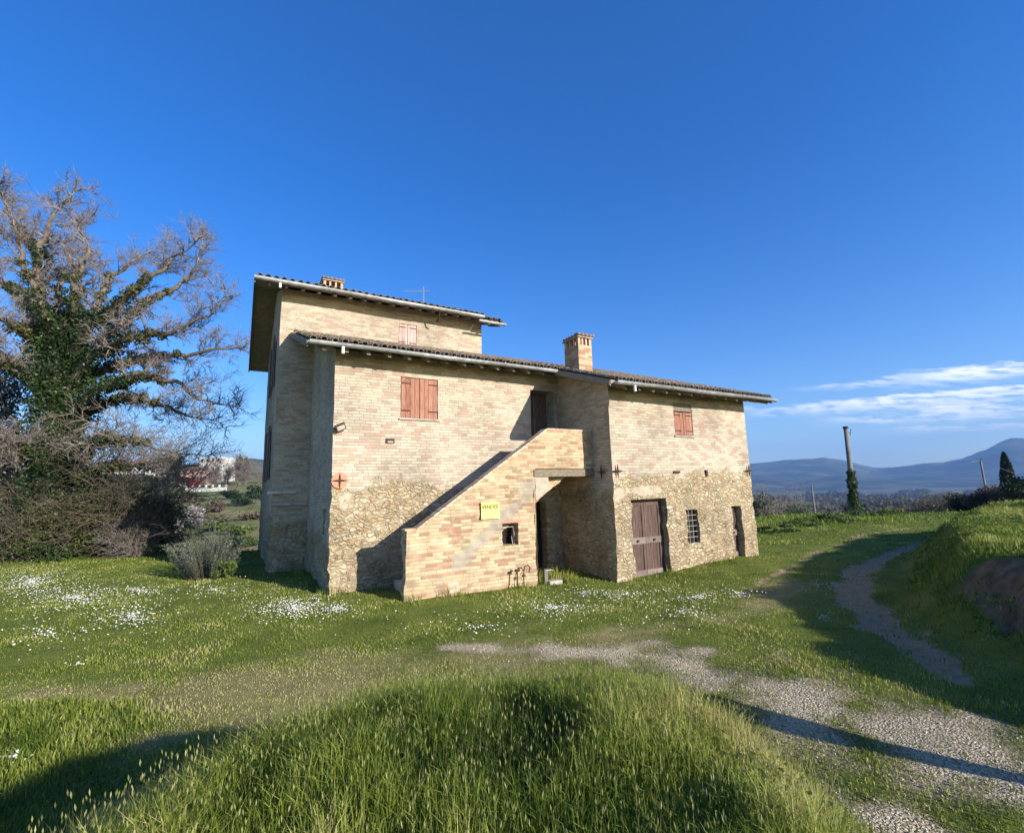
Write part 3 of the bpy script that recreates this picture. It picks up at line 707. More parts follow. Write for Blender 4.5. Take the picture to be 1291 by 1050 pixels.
RUT2 = [(4.2, 9.8), (5.3, 11.2), (7.3, 13.2), (9.6, 15.8), (14, 19.6), (22, 23)]; RT2 = [.05, .12, .24, .26, .2, .1]
def masks(X, Y):
    P = v3(X, Y); n1 = fbm(P, .7, 91, 4); n2 = fbm(P, 2.2, 92, 3)
    g = poly_d(X, Y, GRAV, GRW); g2 = poly_d(X, Y, GRAV2, [.45, .55, .6])
    gravel = np.clip(np.maximum(g, .8*g2)+.62*n2+.36*n1-.12, 0, 1)
    rut = np.maximum(poly_d(X, Y, RUT, RTW), .74*poly_d(X, Y, RUT2, RT2))+.32*n2
    dry = np.maximum(.9*poly_d(X, Y, [onz(*q)[:2] for q in ((0, 870), (250, 880), (420, 850), (560, 830), (800, 815))], [.8, .8, 1.1, 1.0, .7]),
                     .85*poly_d(X, Y, [onz(*q)[:2] for q in ((760, 800), (950, 770), (1000, 730))], [.4, .5, .5]))
    dry = np.maximum(dry, .78*poly_d(X, Y, [onz(*q)[:2] for q in ((230, 905), (330, 900), (420, 880))], [.5, .5, .5]))
    return gravel, np.clip(rut, 0, 1), np.clip(dry+.45*n1+.25*n2, 0, 1)
gm, rm, dm = masks(gxf, gyf)
farm = np.hypot(gxf, gyf)
gm = np.where(farm > 40, 0, gm); rm = np.where(farm > 40, 0, rm); dm = np.where(farm > 40, 0, dm)
gz = gz-.05*sst(.45, .8, rm)
bs = bank_s(gxf, gyf)
def march(px, py):
    d = ray(px, py); t = 1.
    while t < 60:
        p = CP+d*t
        if p[2] < float(ground(p[0], p[1])): return p
        t += .05
    return CP+d*10
EC = march(1284, 742); print('earth', EC)
def earth_f(X, Y): return np.clip(1.2*np.exp(-((X-EC[0])/.6)**2-((Y-EC[1])/.9)**2)+.5*fbm(v3(X, Y), 1.6, 27, 3), 0, 1)*sst(.1, .5, bank_s(X, Y))
earth = earth_f(gxf, gyf)*(farm < 30)
idx = np.arange(len(gx)*len(gy)).reshape(len(gx), len(gy))
GF = np.stack([idx[:-1, :-1], idx[1:, :-1], idx[1:, 1:], idx[:-1, 1:]], -1).reshape(-1, 4)
gme = mesh_tris('ground', np.stack([gxf, gyf, gz], -1), GF, {'gravel': gm, 'rut': rm, 'dry': dm, 'earth': earth}, smooth=True)
def ground_mat():
    m, t, b, out = new_mat('ground_mat')
    pos = t.n.new('ShaderNodeNewGeometry').outputs['Position']
    x, y, z = t.sep(pos); p2 = t.comb(x, y, 0.)
    nA = t.noise(p2, .9, 6, .6); nB = t.noise(p2, 5.5, 5, .65); nC = t.noise(p2, 45, 4, .7)
    green = t.ramp(t.m('ADD', t.m('MULTIPLY', nA, .45), t.m('MULTIPLY', nC, .55)), [(.25, (.05, .07, .012)), (.45, (.12, .15, .026)), (.6, (.20, .215, .042)), (.8, (.30, .27, .085))])
    dryc = t.ramp(t.m('ADD', t.m('MULTIPLY', nB, .5), t.m('MULTIPLY', nC, .5)), [(.3, (.14, .12, .04)), (.5, (.29, .24, .10)), (.7, (.42, .35, .18))])
    c = t.mix(t.sm(t.m('ADD', t.attr('dry'), t.m('MULTIPLY', t.m('SUBTRACT', nB, .5), .9)), .3, .95, 0., .85), green, dryc)
    vo = t.node('ShaderNodeTexVoronoi', {'Vector': p2, 'Scale': 46.}, feature='F1'); vo2 = t.node('ShaderNodeTexVoronoi', {'Vector': p2, 'Scale': 120.}, feature='F1')
    r1, _, _ = t.sep(vo.outputs['Color']); r2, _, _ = t.sep(vo2.outputs['Color'])
    peb = t.ramp(t.m('ADD', t.m('MULTIPLY', r1, .5), t.m('MULTIPLY', r2, .5)), [(.1, (.30, .22, .12)), (.35, (.50, .395, .245)), (.6, (.66, .54, .36)), (.9, (.82, .71, .51))])
    gmk = t.sm(t.m('ADD', t.attr('gravel'), t.m('MULTIPLY', t.m('SUBTRACT', nC, .5), 1.5)), .28, .86)
    c = t.mix(gmk, c, peb)
    soil = t.ramp(t.m('ADD', t.m('MULTIPLY', nB, .6), t.m('MULTIPLY', nC, .4)), [(.3, (.19, .13, .07)), (.5, (.34, .245, .14)), (.7, (.46, .35, .215))])
    c = t.mix(t.sm(t.m('ADD', t.attr('rut'), t.m('MULTIPLY', t.m('SUBTRACT', nB, .5), .5)), .5, .66), c, soil)
    er = t.ramp(nB, [(.3, (.10, .06, .03)), (.7, (.30, .19, .10))])
    c = t.mix(t.sm(t.m('ADD', t.attr('earth'), t.m('MULTIPLY', t.m('SUBTRACT', nB, .5), .5)), .4, .6), c, er)
    # distant fields and woods
    dist = t.node('ShaderNodeVectorMath', {0: pos}, operation='LENGTH').outputs['Value']
    fc = t.node('ShaderNodeTexVoronoi', {'Vector': t.node('ShaderNodeVectorMath', {0: p2, 1: t.node('ShaderNodeTexNoise', {'Vector': p2, 'Scale': .02}).outputs['Color']}, operation='ADD').outputs[0], 'Scale': .0075}, feature='F1')
    fr, fg, fb = t.sep(fc.outputs['Color'])
    fld = t.ramp(fr, [(0, (.16, .20, .06)), (.3, (.27, .19, .11)), (.5, (.20, .24, .07)), (.7, (.30, .22, .13)), (.85, (.14, .14, .06)), (1, (.32, .30, .14))], True)
    wood = t.ramp(t.noise(p2, .25, 4, .7), [(.35, (.05, .045, .025)), (.65, (.15, .115, .07))])
    fld = t.mix(t.sm(t.noise(p2, .012, 5, .65), .46, .54), fld, wood)
    mead = t.ramp(t.m('ADD', t.m('MULTIPLY', t.noise(p2, .06, 5, .65), .6), t.m('MULTIPLY', t.noise(p2, .7, 4, .7), .4)), [(.36, (.09, .11, .03)), (.46, (.14, .155, .045)), (.54, (.26, .22, .10)), (.64, (.15, .115, .06))])
    c = t.mix(t.sm(dist, 28., 45.), c, mead); c = t.mix(t.sm(dist, 200., 330.), c, fld)
    t.l.new(c, b.inputs['Base Color']); b.inputs['Roughness'].default_value = .95; b.inputs['Specular IOR Level'].default_value = .1
    hp = t.m('ADD', t.m('MULTIPLY', nC, .5), t.m('MULTIPLY', gmk, t.m('MULTIPLY', t.m('SUBTRACT', 1., vo.outputs['Distance']), .8)))
    bp = t.node('ShaderNodeBump', {'Height': hp, 'Strength': 1., 'Distance': .05}); t.l.new(bp.outputs[0], b.inputs['Normal'])
    return m
go = link('ground', gme, ground_mat()); tag(go, kind='structure')
# ------------------------------------------------------------------ blades
def blades(name, X, Y, hgt, wid, bend, rv, mat, label, cat, tips=None, Z=None, **kw):
    n = len(X); Z = ground(X, Y) if Z is None else Z; a = RG.uniform(0, 2*np.pi, n); b = RG.uniform(0, 2*np.pi, n)
    wx, wy = np.cos(a)*wid, np.sin(a)*wid; bx_, by_ = np.cos(b)*bend*hgt, np.sin(b)*bend*hgt
    P0 = np.stack([X-wx, Y-wy, Z-.02], -1); P1 = np.stack([X+wx, Y+wy, Z-.02], -1)
    mx = X+bx_*.3; my = Y+by_*.3
    P2 = np.stack([mx+wx*.7, my+wy*.7, Z+hgt*.6], -1); P3 = np.stack([mx-wx*.7, my-wy*.7, Z+hgt*.6], -1)
    P4 = np.stack([X+bx_, Y+by_, Z+hgt*(1-.3*bend)], -1)
    V = np.stack([P0, P1, P2, P3, P4], 1).reshape(-1, 3); k = np.arange(n)[:, None]*5
    T = np.concatenate([k+np.array([[0, 1, 2]]), k+np.array([[0, 2, 3]]), k+np.array([[3, 2, 4]])], 1).reshape(-1, 3)
    me = mesh_tris(name, V, T, {'rnd': np.repeat(rv, 5)})
    o = link(name, me, mat); tag(o, label, cat, kind='stuff'); return o
GRASS = leaf_mat('grass_blade', [(0, (.035, .062, .010)), (.3, (.10, .155, .018)), (.55, (.20, .255, .030)), (.75, (.32, .345, .060)), (.9, (.44, .41, .12)), (1, (.52, .45, .20))], .35, .5)
def inhouse(X, Y):
    u = X*UU[0]+Y*UU[1]; v = X*VV[0]+Y*VV[1]
    return ((u > 1.8) & (u < 14.7) & (v > 12.15)) | ((u > 8.6) & (u < 14.7) & (v > 9.7)) | ((u > 3.2) & (u < 6.75) & (v > 10.5) & (v < 12.3)) | ((u > .8) & (u < 8.3) & (v > 16.7))
def sample(n, x0, x1, y0, y1, pw=1.):
    """points in a fan in front of the viewer, denser nearby"""
    Y = y0+(y1-y0)*RG.uniform(0, 1, n)**pw; X = RG.uniform(x0, x1, n)*(Y+.6); return X, Y
# long grass of the mound
n = 430000
X = RG.uniform(-4.6, 2.9, n); Y = RG.uniform(.5, 5.6, n)
dx = X-.1; r = np.sqrt((dx/np.where(dx > 0, 2.1, 4.0))**2+((Y-1.2)/4.25)**2)+.06*vn(v3(X, Y), 1.5, 12)
P = v3(X, Y); keep = (r < 1.0) & (X > -1.15*Y-.6) & (X < 1.15*Y+.6) & (RG.uniform(0, 1, n) < 1-sst(.85, 1.0, r)); X, Y, P, r = X[keep], Y[keep], P[keep], r[keep]
cl = fbm(P, 1.6, 33, 3); cl2 = vn(P, 5., 35)
h = (.075+.085*cl+.045*cl2+.07*np.exp(-((X-.15)/1.1)**2-((Y-4.2)/.9)**2))*RG.uniform(.5, 1.6, len(X))*(1-.3*sst(.8, 1., r))+.02
rv = np.clip(.47+.62*fbm(P, .9, 36, 3)+.25*cl2+RG.normal(0, .17, len(X)), 0, 1)
blades('long_grass', X, Y, h, RG.uniform(.0009, .0026, len(X)), RG.uniform(.1, .8, len(X)), rv, GRASS, 'long tangled green grass covering the mound in the foreground', 'grass')
# seed heads
k = RG.uniform(0, 1, len(X)) < .05; Xs, Ys = X[k], Y[k]; hs = h[k]*1.1+.05; n = len(Xs); Zs = ground(Xs, Ys)
V = []; T = []
SEED = leaf_mat('seed_head', [(0, (.18, .20, .05)), (.5, (.34, .34, .12)), (1, (.46, .42, .20))], .3)
lean = RG.normal(0, .12, (n, 2))*hs[:, None]
def stalks(X, Y, Z, h, lean, sw, hw, hl):
    n = len(X); a = RG.uniform(0, 6.28, n); cx, sx = np.cos(a), np.sin(a)
    B = np.stack([X, Y, Z], -1); Tt = np.stack([X+lean[:, 0], Y+lean[:, 1], Z+h], -1); d = (Tt-B)
    w = np.stack([cx, sx, 0*cx], -1); w2 = np.stack([-sx, cx, 0*cx], -1)
    m1 = Tt-d/np.linalg.norm(d, axis=1)[:, None]*hl
    Vv = np.stack([B-w*sw, B+w*sw, m1, m1+w*hw+d*.12*0, Tt, m1-w*hw, (m1+Tt)/2+w*hw, (m1+Tt)/2-w*hw, (m1+Tt)/2+w2*hw, (m1+Tt)/2-w2*hw], 1).reshape(-1, 3)
    k = np.arange(n)[:, None]*10
    T = np.concatenate([k+np.array([q]) for q in ([0, 1, 2], [2, 6, 4], [2, 4, 7], [2, 8, 4], [2, 4, 9])], 1).reshape(-1, 3)
    return Vv, T
V, T = stalks(Xs, Ys, Zs, hs, lean, .0008, .0026, .024)
tag(link('seed_head', mesh_tris('seed_head', V, T, {'rnd': np.repeat(RG.uniform(0, 1, n), 10)}), SEED), 'pale seed heads standing above the long mound grass', 'grass', kind='stuff')
# short lawn
n = 470000
X, Y = sample(n, -1.3, 1.25, 2.2, 25., 1.35)
g_, r_, d_ = masks(X, Y); P = v3(X, Y); s_b = bank_s(X, Y)
dens = (1-sst(.40, .95, g_)*.80)*(1-sst(.45, .7, r_)*.9)*(1-.25*sst(.4, .9, d_))*(1-.35*sst(0, .5, vn(P, 1.4, 48)))
keep = (RG.uniform(0, 1, n) < dens) & ~inhouse(X, Y) & (s_b < .8); X, Y, P, g_, d_, s_b = X[keep], Y[keep], P[keep], g_[keep], d_[keep], s_b[keep]
cl = fbm(P, .8, 43, 4); um = X*UU[0]+Y*UU[1]; vm = X*VV[0]+Y*VV[1]
nearw = np.clip(1-np.maximum(0, np.where(um > 8.66, 9.7-vm, np.where(um > 3.2, 10.5-vm, 12.2-vm)))/.7, 0, 1)*((um > 1.5) & (um < 15))
h = (.022+.024*cl+.010*vn(P, 4, 44))*(1-.5*sst(.4, .9, d_))*RG.uniform(.5, 1.5, len(X))*(1+.02*Y)
h = np.maximum(h, .012)+nearw**2*RG.uniform(0, .34, len(X))*sst(-.2, .5, vn(P, 2.6, 45))
tallp = sst(.0, .5, vn(P, .35, 46))*(Y < 6)*(X < -.5); h = h+tallp*.08
rv = np.clip(.50+.40*cl+.42*sst(.35, .9, d_)+.22*vn(P, 3., 47)+RG.normal(.04, .17, len(X)), 0, 1)
blades('lawn_grass', X, Y, h, RG.uniform(.002, .0042, len(X))*(1+Y*.09), RG.uniform(.1, .9, len(X)), rv, GRASS, 'short green and yellowing turf between the mound and the farmhouse', 'grass')
# bank grass
n = 320000
Y = .5+29.5*RG.uniform(0, 1, n)**1.2; X = RG.uniform(.3, 1.45, n)*(Y+1.)
s_b = bank_s(X, Y); P = v3(X, Y); e_ = earth_f(X, Y)
keep = (s_b > .3) & (s_b < 14) & (e_ < .45) & (X < 40); X, Y, P = X[keep], Y[keep], P[keep]
cl = fbm(P, .7, 53, 4)
h = (.085+.14*cl+.05*vn(P, 3., 58))*RG.uniform(.4, 1.5, len(X)); h = np.maximum(h, .03)
rv = np.clip(.46+.6*cl+RG.normal(0, .14, len(X)), 0, 1)
blades('bank_grass', X, Y, h, RG.uniform(.003, .006, len(X))*(1+Y*.05), RG.uniform(.1, .9, len(X)), rv, GRASS, 'rough yellow green grass growing over the earth bank', 'grass')
# grass on the far hump and field edge
n = 90000
X = RG.uniform(-32, 32, n); Y = RG.uniform(18, 42, n); P = v3(X, Y); keep = ~inhouse(X, Y) & ((X > 8)|(X < -4)); X, Y, P = X[keep], Y[keep], P[keep]
cl = fbm(P, .35, 63, 4); h = np.maximum(.05, (.14+.32*cl)*RG.uniform(.5, 1.4, len(X)))*np.where(Y < 22, .5, 1)
rv = np.clip(.40+.45*cl+RG.normal(0, .12, len(X)), 0, 1)
blades('meadow_grass', X, Y, h, RG.uniform(.012, .024, len(X)), RG.uniform(.1, .8, len(X)), rv, GRASS, 'clumpy meadow grass at the far edge of the clearing', 'grass')
# broad leaved weeds
def leaves(name, C, size, rv, mat, parent=None, flat=0., aspect=.5):
    n = len(C); d = RG.normal(0, 1, (n, 3)); d[:, 2] *= (1-flat); d /= np.linalg.norm(d, axis=1)[:, None]
    e = RG.normal(0, 1, (n, 3)); e -= d*np.sum(d*e, 1)[:, None]; e /= np.linalg.norm(e, axis=1)[:, None]
    s = (size if hasattr(size, '__len__') else np.full(n, size))*RG.uniform(.6, 1.3, n); s = s[:, None]
    V = np.stack([C-d*s, C+e*s*aspect, C+d*s, C-e*s*aspect], 1).reshape(-1, 3)
    T = (np.arange(n)[:, None]*4+np.array([[0, 1, 2, 3]]))
    return link(name, mesh_tris(name, V, T, {'rnd': np.repeat(rv, 4)}), mat, parent)
n = 26000; X = RG.uniform(-2.8, 2.7, n); Y = RG.uniform(1.4, 5., n); P = v3(X, Y); k = (vn(P, 1.1, 73) > .15) | ((X > .8) & (vn(P, 2.2, 74) > -.2)); X, Y = X[k], Y[k]
dx = X+.25; k = np.sqrt((dx/2.8)**2+((Y-1.2)/4.2)**2) < .95; X, Y = X[k], Y[k]
o = leaves('weed_leaf', np.stack([X, Y, ground(X, Y)+RG.uniform(.02, .11, len(X))], -1), .011, RG.uniform(.3, .75, len(X)), GRASS, flat=.6, aspect=.55)
tag(o, 'small bright green broad leaves among the mound grass', 'weeds', kind='stuff')
n = 60000; Y = 2+20*RG.uniform(0, 1, n); X = RG.uniform(.5, 1.3, n)*(Y+1.); s_b = bank_s(X, Y); P = v3(X, Y)
k = (s_b > .2) & (s_b < 9) & (vn(P, 1.2, 81)+.4*vn(P, 3.5, 82) > .28) & (X < 28); X, Y, P = X[k], Y[k], P[k]; hh = .06+.30*sst(.28, .9, vn(P, 1.2, 81)+.4*vn(P, 3.5, 82))
o = leaves('bank_weeds', np.stack([X, Y, ground(X, Y)+RG.uniform(0, 1, len(X))*hh], -1), .028, np.clip(RG.normal(.4, .2, len(X)), 0, 1), GRASS, flat=.3, aspect=.45)
tag(o, 'clumps of leafy weeds growing over the earth bank', 'weeds', kind='stuff')
# daisies
DAISY = leaf_mat('daisy_petal', [(0, (.55, .53, .44)), (.7, (.76, .74, .67)), (1, (.72, .64, .40))], .15, .7)
fx, fy, fs = [], [], []
def patch_px(cx, cy, rx, ry, n, rad=.016, z=0.):
    for _ in range(n):
        t = rnd.random()*6.283; q = abs(rnd.gauss(0, .68)); p = onz(cx+math.cos(t)*q*rx, cy+math.sin(t)*q*ry, z)
        fx.append(p[0]); fy.append(p[1]); fs.append(rad*.72)
for (cx, cy, rx, ry, n) in ((40, 735, 70, 24, 1500), (95, 755, 90, 20, 900), (175, 745, 40, 8, 260), (165, 778, 45, 16, 420), (370, 768, 62, 17, 950), (425, 770, 22, 6, 260), (270, 745, 120, 26, 420), (60, 800, 90, 20, 160),
                            (700, 765, 70, 18, 480), (790, 745, 55, 12, 300), (880, 752, 60, 14, 320), (860, 775, 60, 12, 200), (600, 790, 120, 20, 140), (930, 748, 40, 8, 120), (740, 742, 30, 4, 120), (1030, 740, 20, 8, 60), (15, 960, 18, 6, 22), (1040, 780, 16, 8, 40), (100, 838, 16, 6, 14)): patch_px(cx, cy, rx, ry, n)
fx, fy, fs = map(np.array, (fx, fy, fs)); k = ~inhouse(fx, fy); fx, fy, fs = fx[k], fy[k], fs[k]
fz = ground(fx, fy)+RG.uniform(.04, .1, len(fx))
def discs(name, X, Y, Z, R_, mat, tilt=.5):
    n = len(X); m = 6; nrm = np.stack([RG.normal(.3, tilt, n), RG.normal(-.3, tilt, n), np.ones(n)], -1); nrm /= np.linalg.norm(nrm, axis=1)[:, None]
    a = np.cross(nrm, np.array([1., 0, 0])); a /= np.linalg.norm(a, axis=1)[:, None]; b = np.cross(nrm, a); C = np.stack([X, Y, Z], -1)
    V = np.stack([C+(a*math.cos(2*math.pi*k/m)+b*math.sin(2*math.pi*k/m))*R_[:, None] for k in range(m)], 1).reshape(-1, 3)
    T = np.arange(n)[:, None]*m+np.arange(m)[None, :]
    return link(name, mesh_tris(name, V, T, {'rnd': np.repeat(RG.uniform(0, 1, n), m)}), mat)
o = discs('daisies', fx, fy, fz, fs*RG.uniform(.6, 1.3, len(fx)), DAISY); tag(o, 'white daisies scattered in patches over the lawn', 'flowers', kind='stuff')
mf = [(720, 905), (728, 935), (733, 960), (738, 978), (716, 925), (705, 952), (722, 968), (711, 988), (716, 1010), (497, 1036), (504, 1041), (508, 1030), (524, 1038), (468, 1045), (735, 990), (760, 975), (722, 950), (700, 945)]
X, Y, Z = [], [], []
for q in mf:
    p = onz(q[0], q[1], 1.17); X.append(p[0]); Y.append(p[1]); Z.append(1.17)
o = discs('mound_flowers', np.array(X), np.array(Y), np.array(Z), RG.uniform(.008, .014, len(X)), DAISY); tag(o, 'few white flowers on stalks in the long mound grass', 'flowers', kind='stuff')
# pebbles
n = 70000; X = RG.uniform(-1.5, 7, n); Y = RG.uniform(2., 9.5, n); g_, r_, _d = masks(X, Y); k = (g_+RG.normal(0, .2, n) > .66); X, Y = X[k], Y[k]
n = len(X); sz = RG.uniform(.0025, .0075, n)*RG.choice([1, 1, 1, 1.7], n); Z = ground(X, Y)
oct_ = np.array([(1, 0, 0), (0, 1, 0), (-1, 0, 0), (0, -1, 0), (0, 0, .7), (0, 0, -.5)], float)
rotA = RG.uniform(0, 6.28, n); ca, sa = np.cos(rotA), np.sin(rotA)
J = oct_[None]*RG.uniform(.6, 1.3, (n, 6, 1))*sz[:, None, None]; VX = J[..., 0]*ca[:, None]-J[..., 1]*sa[:, None]; VY = J[..., 0]*sa[:, None]+J[..., 1]*ca[:, None]
V = np.stack([VX+X[:, None], VY+Y[:, None], J[..., 2]+Z[:, None]+.003], -1).reshape(-1, 3); tt = np.array([(0, 1, 4), (1, 2, 4), (2, 3, 4), (3, 0, 4), (1, 0, 5), (2, 1, 5), (3, 2, 5), (0, 3, 5)])
T = (np.arange(n)[:, None, None]*6+tt[None]).reshape(-1, 3)
PEB = simple('pebble', [(0, (.34, .26, .16)), (.5, (.62, .52, .37)), (1, (.84, .76, .60))], .85, 30, mixn=.2)
tag(link('gravel_stones', mesh_tris('gravel_stones', V, T, {'rnd': np.repeat(RG.uniform(0, 1, n), 6)}), PEB), 'pale gravel stones scattered on the worn track', 'gravel', kind='stuff')
# flat pale stone slab in the rut
def blob(name, c, r, mat, seed, label=None, cat=None, parent=None, sub=3, amp=.25):
    import bmesh
    bm = bmesh.new(); bmesh.ops.create_icosphere(bm, subdivisions=sub, radius=1)
    co = np.array([v.co[:] for v in bm.verts]); d = 1+amp*fbm(co, 1.6, seed, 3)
    for v, k, p in zip(bm.verts, d, co): v.co = Vector((p[0]*k*r[0], p[1]*k*r[1], p[2]*k*r[2]))
    me = bpy.data.meshes.new(name); bm.to_mesh(me); bm.free()
    a = me.attributes.new('rnd', 'FLOAT', 'POINT'); a.data.foreach_set('value', np.full(len(me.vertices), .6, dtype=np.float32))
    o = link(name, me, mat, parent, c)
    if label: tag(o, label, cat)
    return o
# ------------------------------------------------------------------ bare branches
def tubes_np(segs, name, mat, parent=None, sides=3):
    """segs: array n x 8 : p0, p1, r0, r1"""
    S = np.asarray(segs, float); a, b, r0, r1 = S[:, :3], S[:, 3:6], S[:, 6], S[:, 7]; d = b-a; d /= np.linalg.norm(d, axis=1)[:, None]+1e-9
    ref = np.where(np.abs(d[:, 2:3]) > .9, np.array([[1., 0, 0]]), np.array([[0, 0, 1.]])); x = np.cross(d, ref); x /= np.linalg.norm(x, axis=1)[:, None]; y = np.cross(d, x)
    V = []
    for (p, r) in ((a, r0), (b, r1)):
        for k in range(sides):
            t = 2*math.pi*k/sides; V.append(p+(x*math.cos(t)+y*math.sin(t))*r[:, None])
    V = np.stack(V, 1).reshape(-1, 3); n = len(S); base = np.arange(n)[:, None]*2*sides
    T = np.concatenate([base+np.array([[k, (k+1) % sides, sides+(k+1) % sides, sides+k]]) for k in range(sides)], 1).reshape(-1, 4)
    return link(name, mesh_tris(name, V, T, {'rnd': np.repeat(np.clip(RG.normal(.5, .2, n), 0, 1), 2*sides)}, smooth=True), mat, parent)
def grow(segs, p, d, ln, r, lev, kids, wob, up=.0, ratio=.5, rr=None, tips=None, minr=.006):
    n = 5; st = ln/n; pts = [np.array(p, float)]; d = np.array(d, float); d /= np.linalg.norm(d)
    for i in range(n):
        d = d+np.array([rnd.gauss(0, wob), rnd.gauss(0, wob), rnd.gauss(0, wob)+up]); d /= np.linalg.norm(d)
        q = pts[-1]+d*st; ra = max(minr, r*(1-.16*i)); rb = max(minr, r*(1-.16*(i+1)))
        segs.append((*pts[-1], *q, ra, rb)); pts.append(q)
        if lev > 0:
            for _ in range(kids[0]):
                if rnd.random() < .25 and i == 0: continue
                s = np.array([rnd.gauss(0, 1), rnd.gauss(0, 1), rnd.gauss(0, 1)]); s -= d*s.dot(d); s /= np.linalg.norm(s)+1e-6
                nd = d*.65+s*.8; nd[2] += .1
                t = rnd.random(); grow(segs, pts[-2]*(1-t)+pts[-1]*t, nd, ln*ratio*rnd.uniform(.6, 1.15), r*.5, lev-1, kids[1:], wob*1.15, up, ratio, tips=tips, minr=minr)
    if tips is not None: tips.append(pts[-1])
BARK = simple('bark', [(0, (.07, .055, .042)), (.5, (.15, .12, .09)), (1, (.26, .21, .16))], .95, 6, (1, 1, .5), .6, .6, bd=.03)
TWIG = simple('twig', [(0, (.11, .088, .075)), (.5, (.21, .175, .15)), (1, (.35, .30, .26))], .95, 6, bump=0)
IVY = leaf_mat('ivy_leaf', [(0, (.012, .024, .008)), (.4, (.026, .048, .014)), (.75, (.055, .085, .024)), (1, (.11, .135, .045))], .12, .4)
OLIVE_IVY = leaf_mat('olive_ivy_leaf', [(0, (.03, .04, .012)), (.5, (.085, .09, .03)), (1, (.19, .17, .08))], .15, .5)
DT = 20.5
def tp(x, y, dy=0.): return at(x, y, DT+dy)
base = tp(62, 700); base[2] = float(ground(base[0], base[1]))
oak = empty('bare_tree', tuple(base)); tag(oak, 'large leafless tree with thick ivy climbing its trunk left of the farmhouse', 'tree')
limbs = [  # trunk first, then main limbs as photo points at the depth of the tree, with depth offsets
 ([(62, 705, 0), (68, 620, 0), (72, 540, .1), (76, 480, 0), (72, 430, 0)], .62, .40),
 ([(72, 440, 0), (50, 400, .4), (42, 355, .6), (52, 310, .4), (68, 270, .2)], .30, .07),
 ([(52, 325, .5), (30, 290, .8), (8, 270, 1.2)], .12, .05),
 ([(50, 395, .3), (20, 365, 1.0), (-8, 345, 1.6)], .17, .07),
 ([(74, 430, 0), (92, 385, -.8), (98, 345, -1.2), (112, 310, -1.3)], .24, .06),
 ([(76, 440, 0), (110, 400, .8), (140, 350, 1.4), (170, 328, 1.6)], .20, .05),
 ([(78, 460, 0), (120, 410, -1), (160, 372, -1.5), (200, 345, -1.8), (222, 322, -2)], .22, .05),
 ([(78, 470, 0), (130, 425, 1), (180, 385, 1.5), (225, 362, 1.8), (245, 340, 2)], .22, .05),
 ([(78, 500, 0), (120, 445, -.5), (165, 425, -1), (215, 420, -1.4), (262, 400, -1.8)], .22, .05),
 ([(78, 490, 0), (130, 465, .6), (180, 452, 1), (235, 446, 1.2), (285, 440, 1.4)], .22, .05),
 ([(76, 520, 0), (125, 490, -1), (175, 475, -1.6), (220, 480, -2), (262, 505, -2.3)], .20, .04),
 ([(74, 540, 0), (120, 512, .3), (165, 500, .5), (210, 512, .6), (238, 525, .7)], .17, .04),
 ([(72, 450, 0), (40, 420, -1), (10, 408, -1.8), (-20, 395, -2.4)], .22, .08),
 ([(70, 500, 0), (30, 470, -1.2), (0, 450, -2), (-30, 440, -2.6)], .20, .08),
 ([(72, 590, 0), (110, 560, -1.2), (150, 552, -1.8), (190, 560, -2.2), (228, 572, -2.4)], .15, .03),
 ([(72, 610, 0), (105, 600, -.6), (145, 585, -1.2), (185, 590, -1.6), (215, 600, -1.8)], .12, .03),
 ([(60, 600, 0), (35, 570, -1.5), (8, 555, -2.4), (-20, 560, -3)], .14, .04),
 ([(72, 430, 0), (70, 390, 1.3), (80, 340, 1.8), (90, 300, 1.9)], .18, .05),
 ([(72, 440, 0), (60, 400, -1.6), (30, 330, -2.4), (20, 290, -2.6)], .18, .05),
]
segs = []; trunk = MB(); ivc = []; ivb = []
B0 = Vector(base)
for li, (pts, r0, r1) in enumerate(limbs):
    P3 = [tp(*q) for q in pts]; m = len(P3); dense = []; 
    for i in range(m-1):
        for k in range(4):
            t = k/4; dense.append(P3[i]*(1-t)+P3[i+1]*t)
    dense.append(P3[-1]); dense = np.array(dense); dense[1:-1] += RG.normal(0, .07, (len(dense)-2, 3))
    rad = np.linspace(r0, r1, len(dense)); 
    if li == 0: rad[0] *= 1.35; rad[1] *= 1.12
    trunk.tube([Vector(q)-B0 for q in dense], list(rad), 10, .4)
    if li == 0: 
        for q, rr in zip(dense, rad): ivc.append((q, rr+.72, 1900))
        continue
    for j in range(len(dense)-1):
        f = j/(len(dense)-1); d = dense[j+1]-dense[j]; ln = np.linalg.norm(d); d = d/ln
        if f < .75: (ivc if f < .45 else ivb).append((dense[j], rad[j]+.33*(1-f), int(430*(1-f))))
        if f > .3:
            for _ in range((1 if rnd.random() < .6 else 2) if f < .7 else 2):
                s = np.array([rnd.gauss(0, 1), rnd.gauss(0, .8), rnd.gauss(0, 1)+.25]); s -= d*s.dot(d); s /= np.linalg.norm(s)
                grow(segs, dense[j]+d*ln*rnd.random(), d*.6+s, rnd.uniform(.7, 1.5)*(1.1-.2*f), max(.02, rad[j]*.33), 2, (2, 2), .18, .03, .52, minr=.0048)
    grow(segs, dense[-1], dense[-1]-dense[-2], 1.8, r1, 2, (3, 3), .17, .03, .55, minr=.0048)
trunk.build('trunk', BARK, oak, smooth=True)
S = np.array(segs); S[:, :3] -= base; S[:, 3:6] -= base
tubes_np(S, 'branches', TWIG, oak)
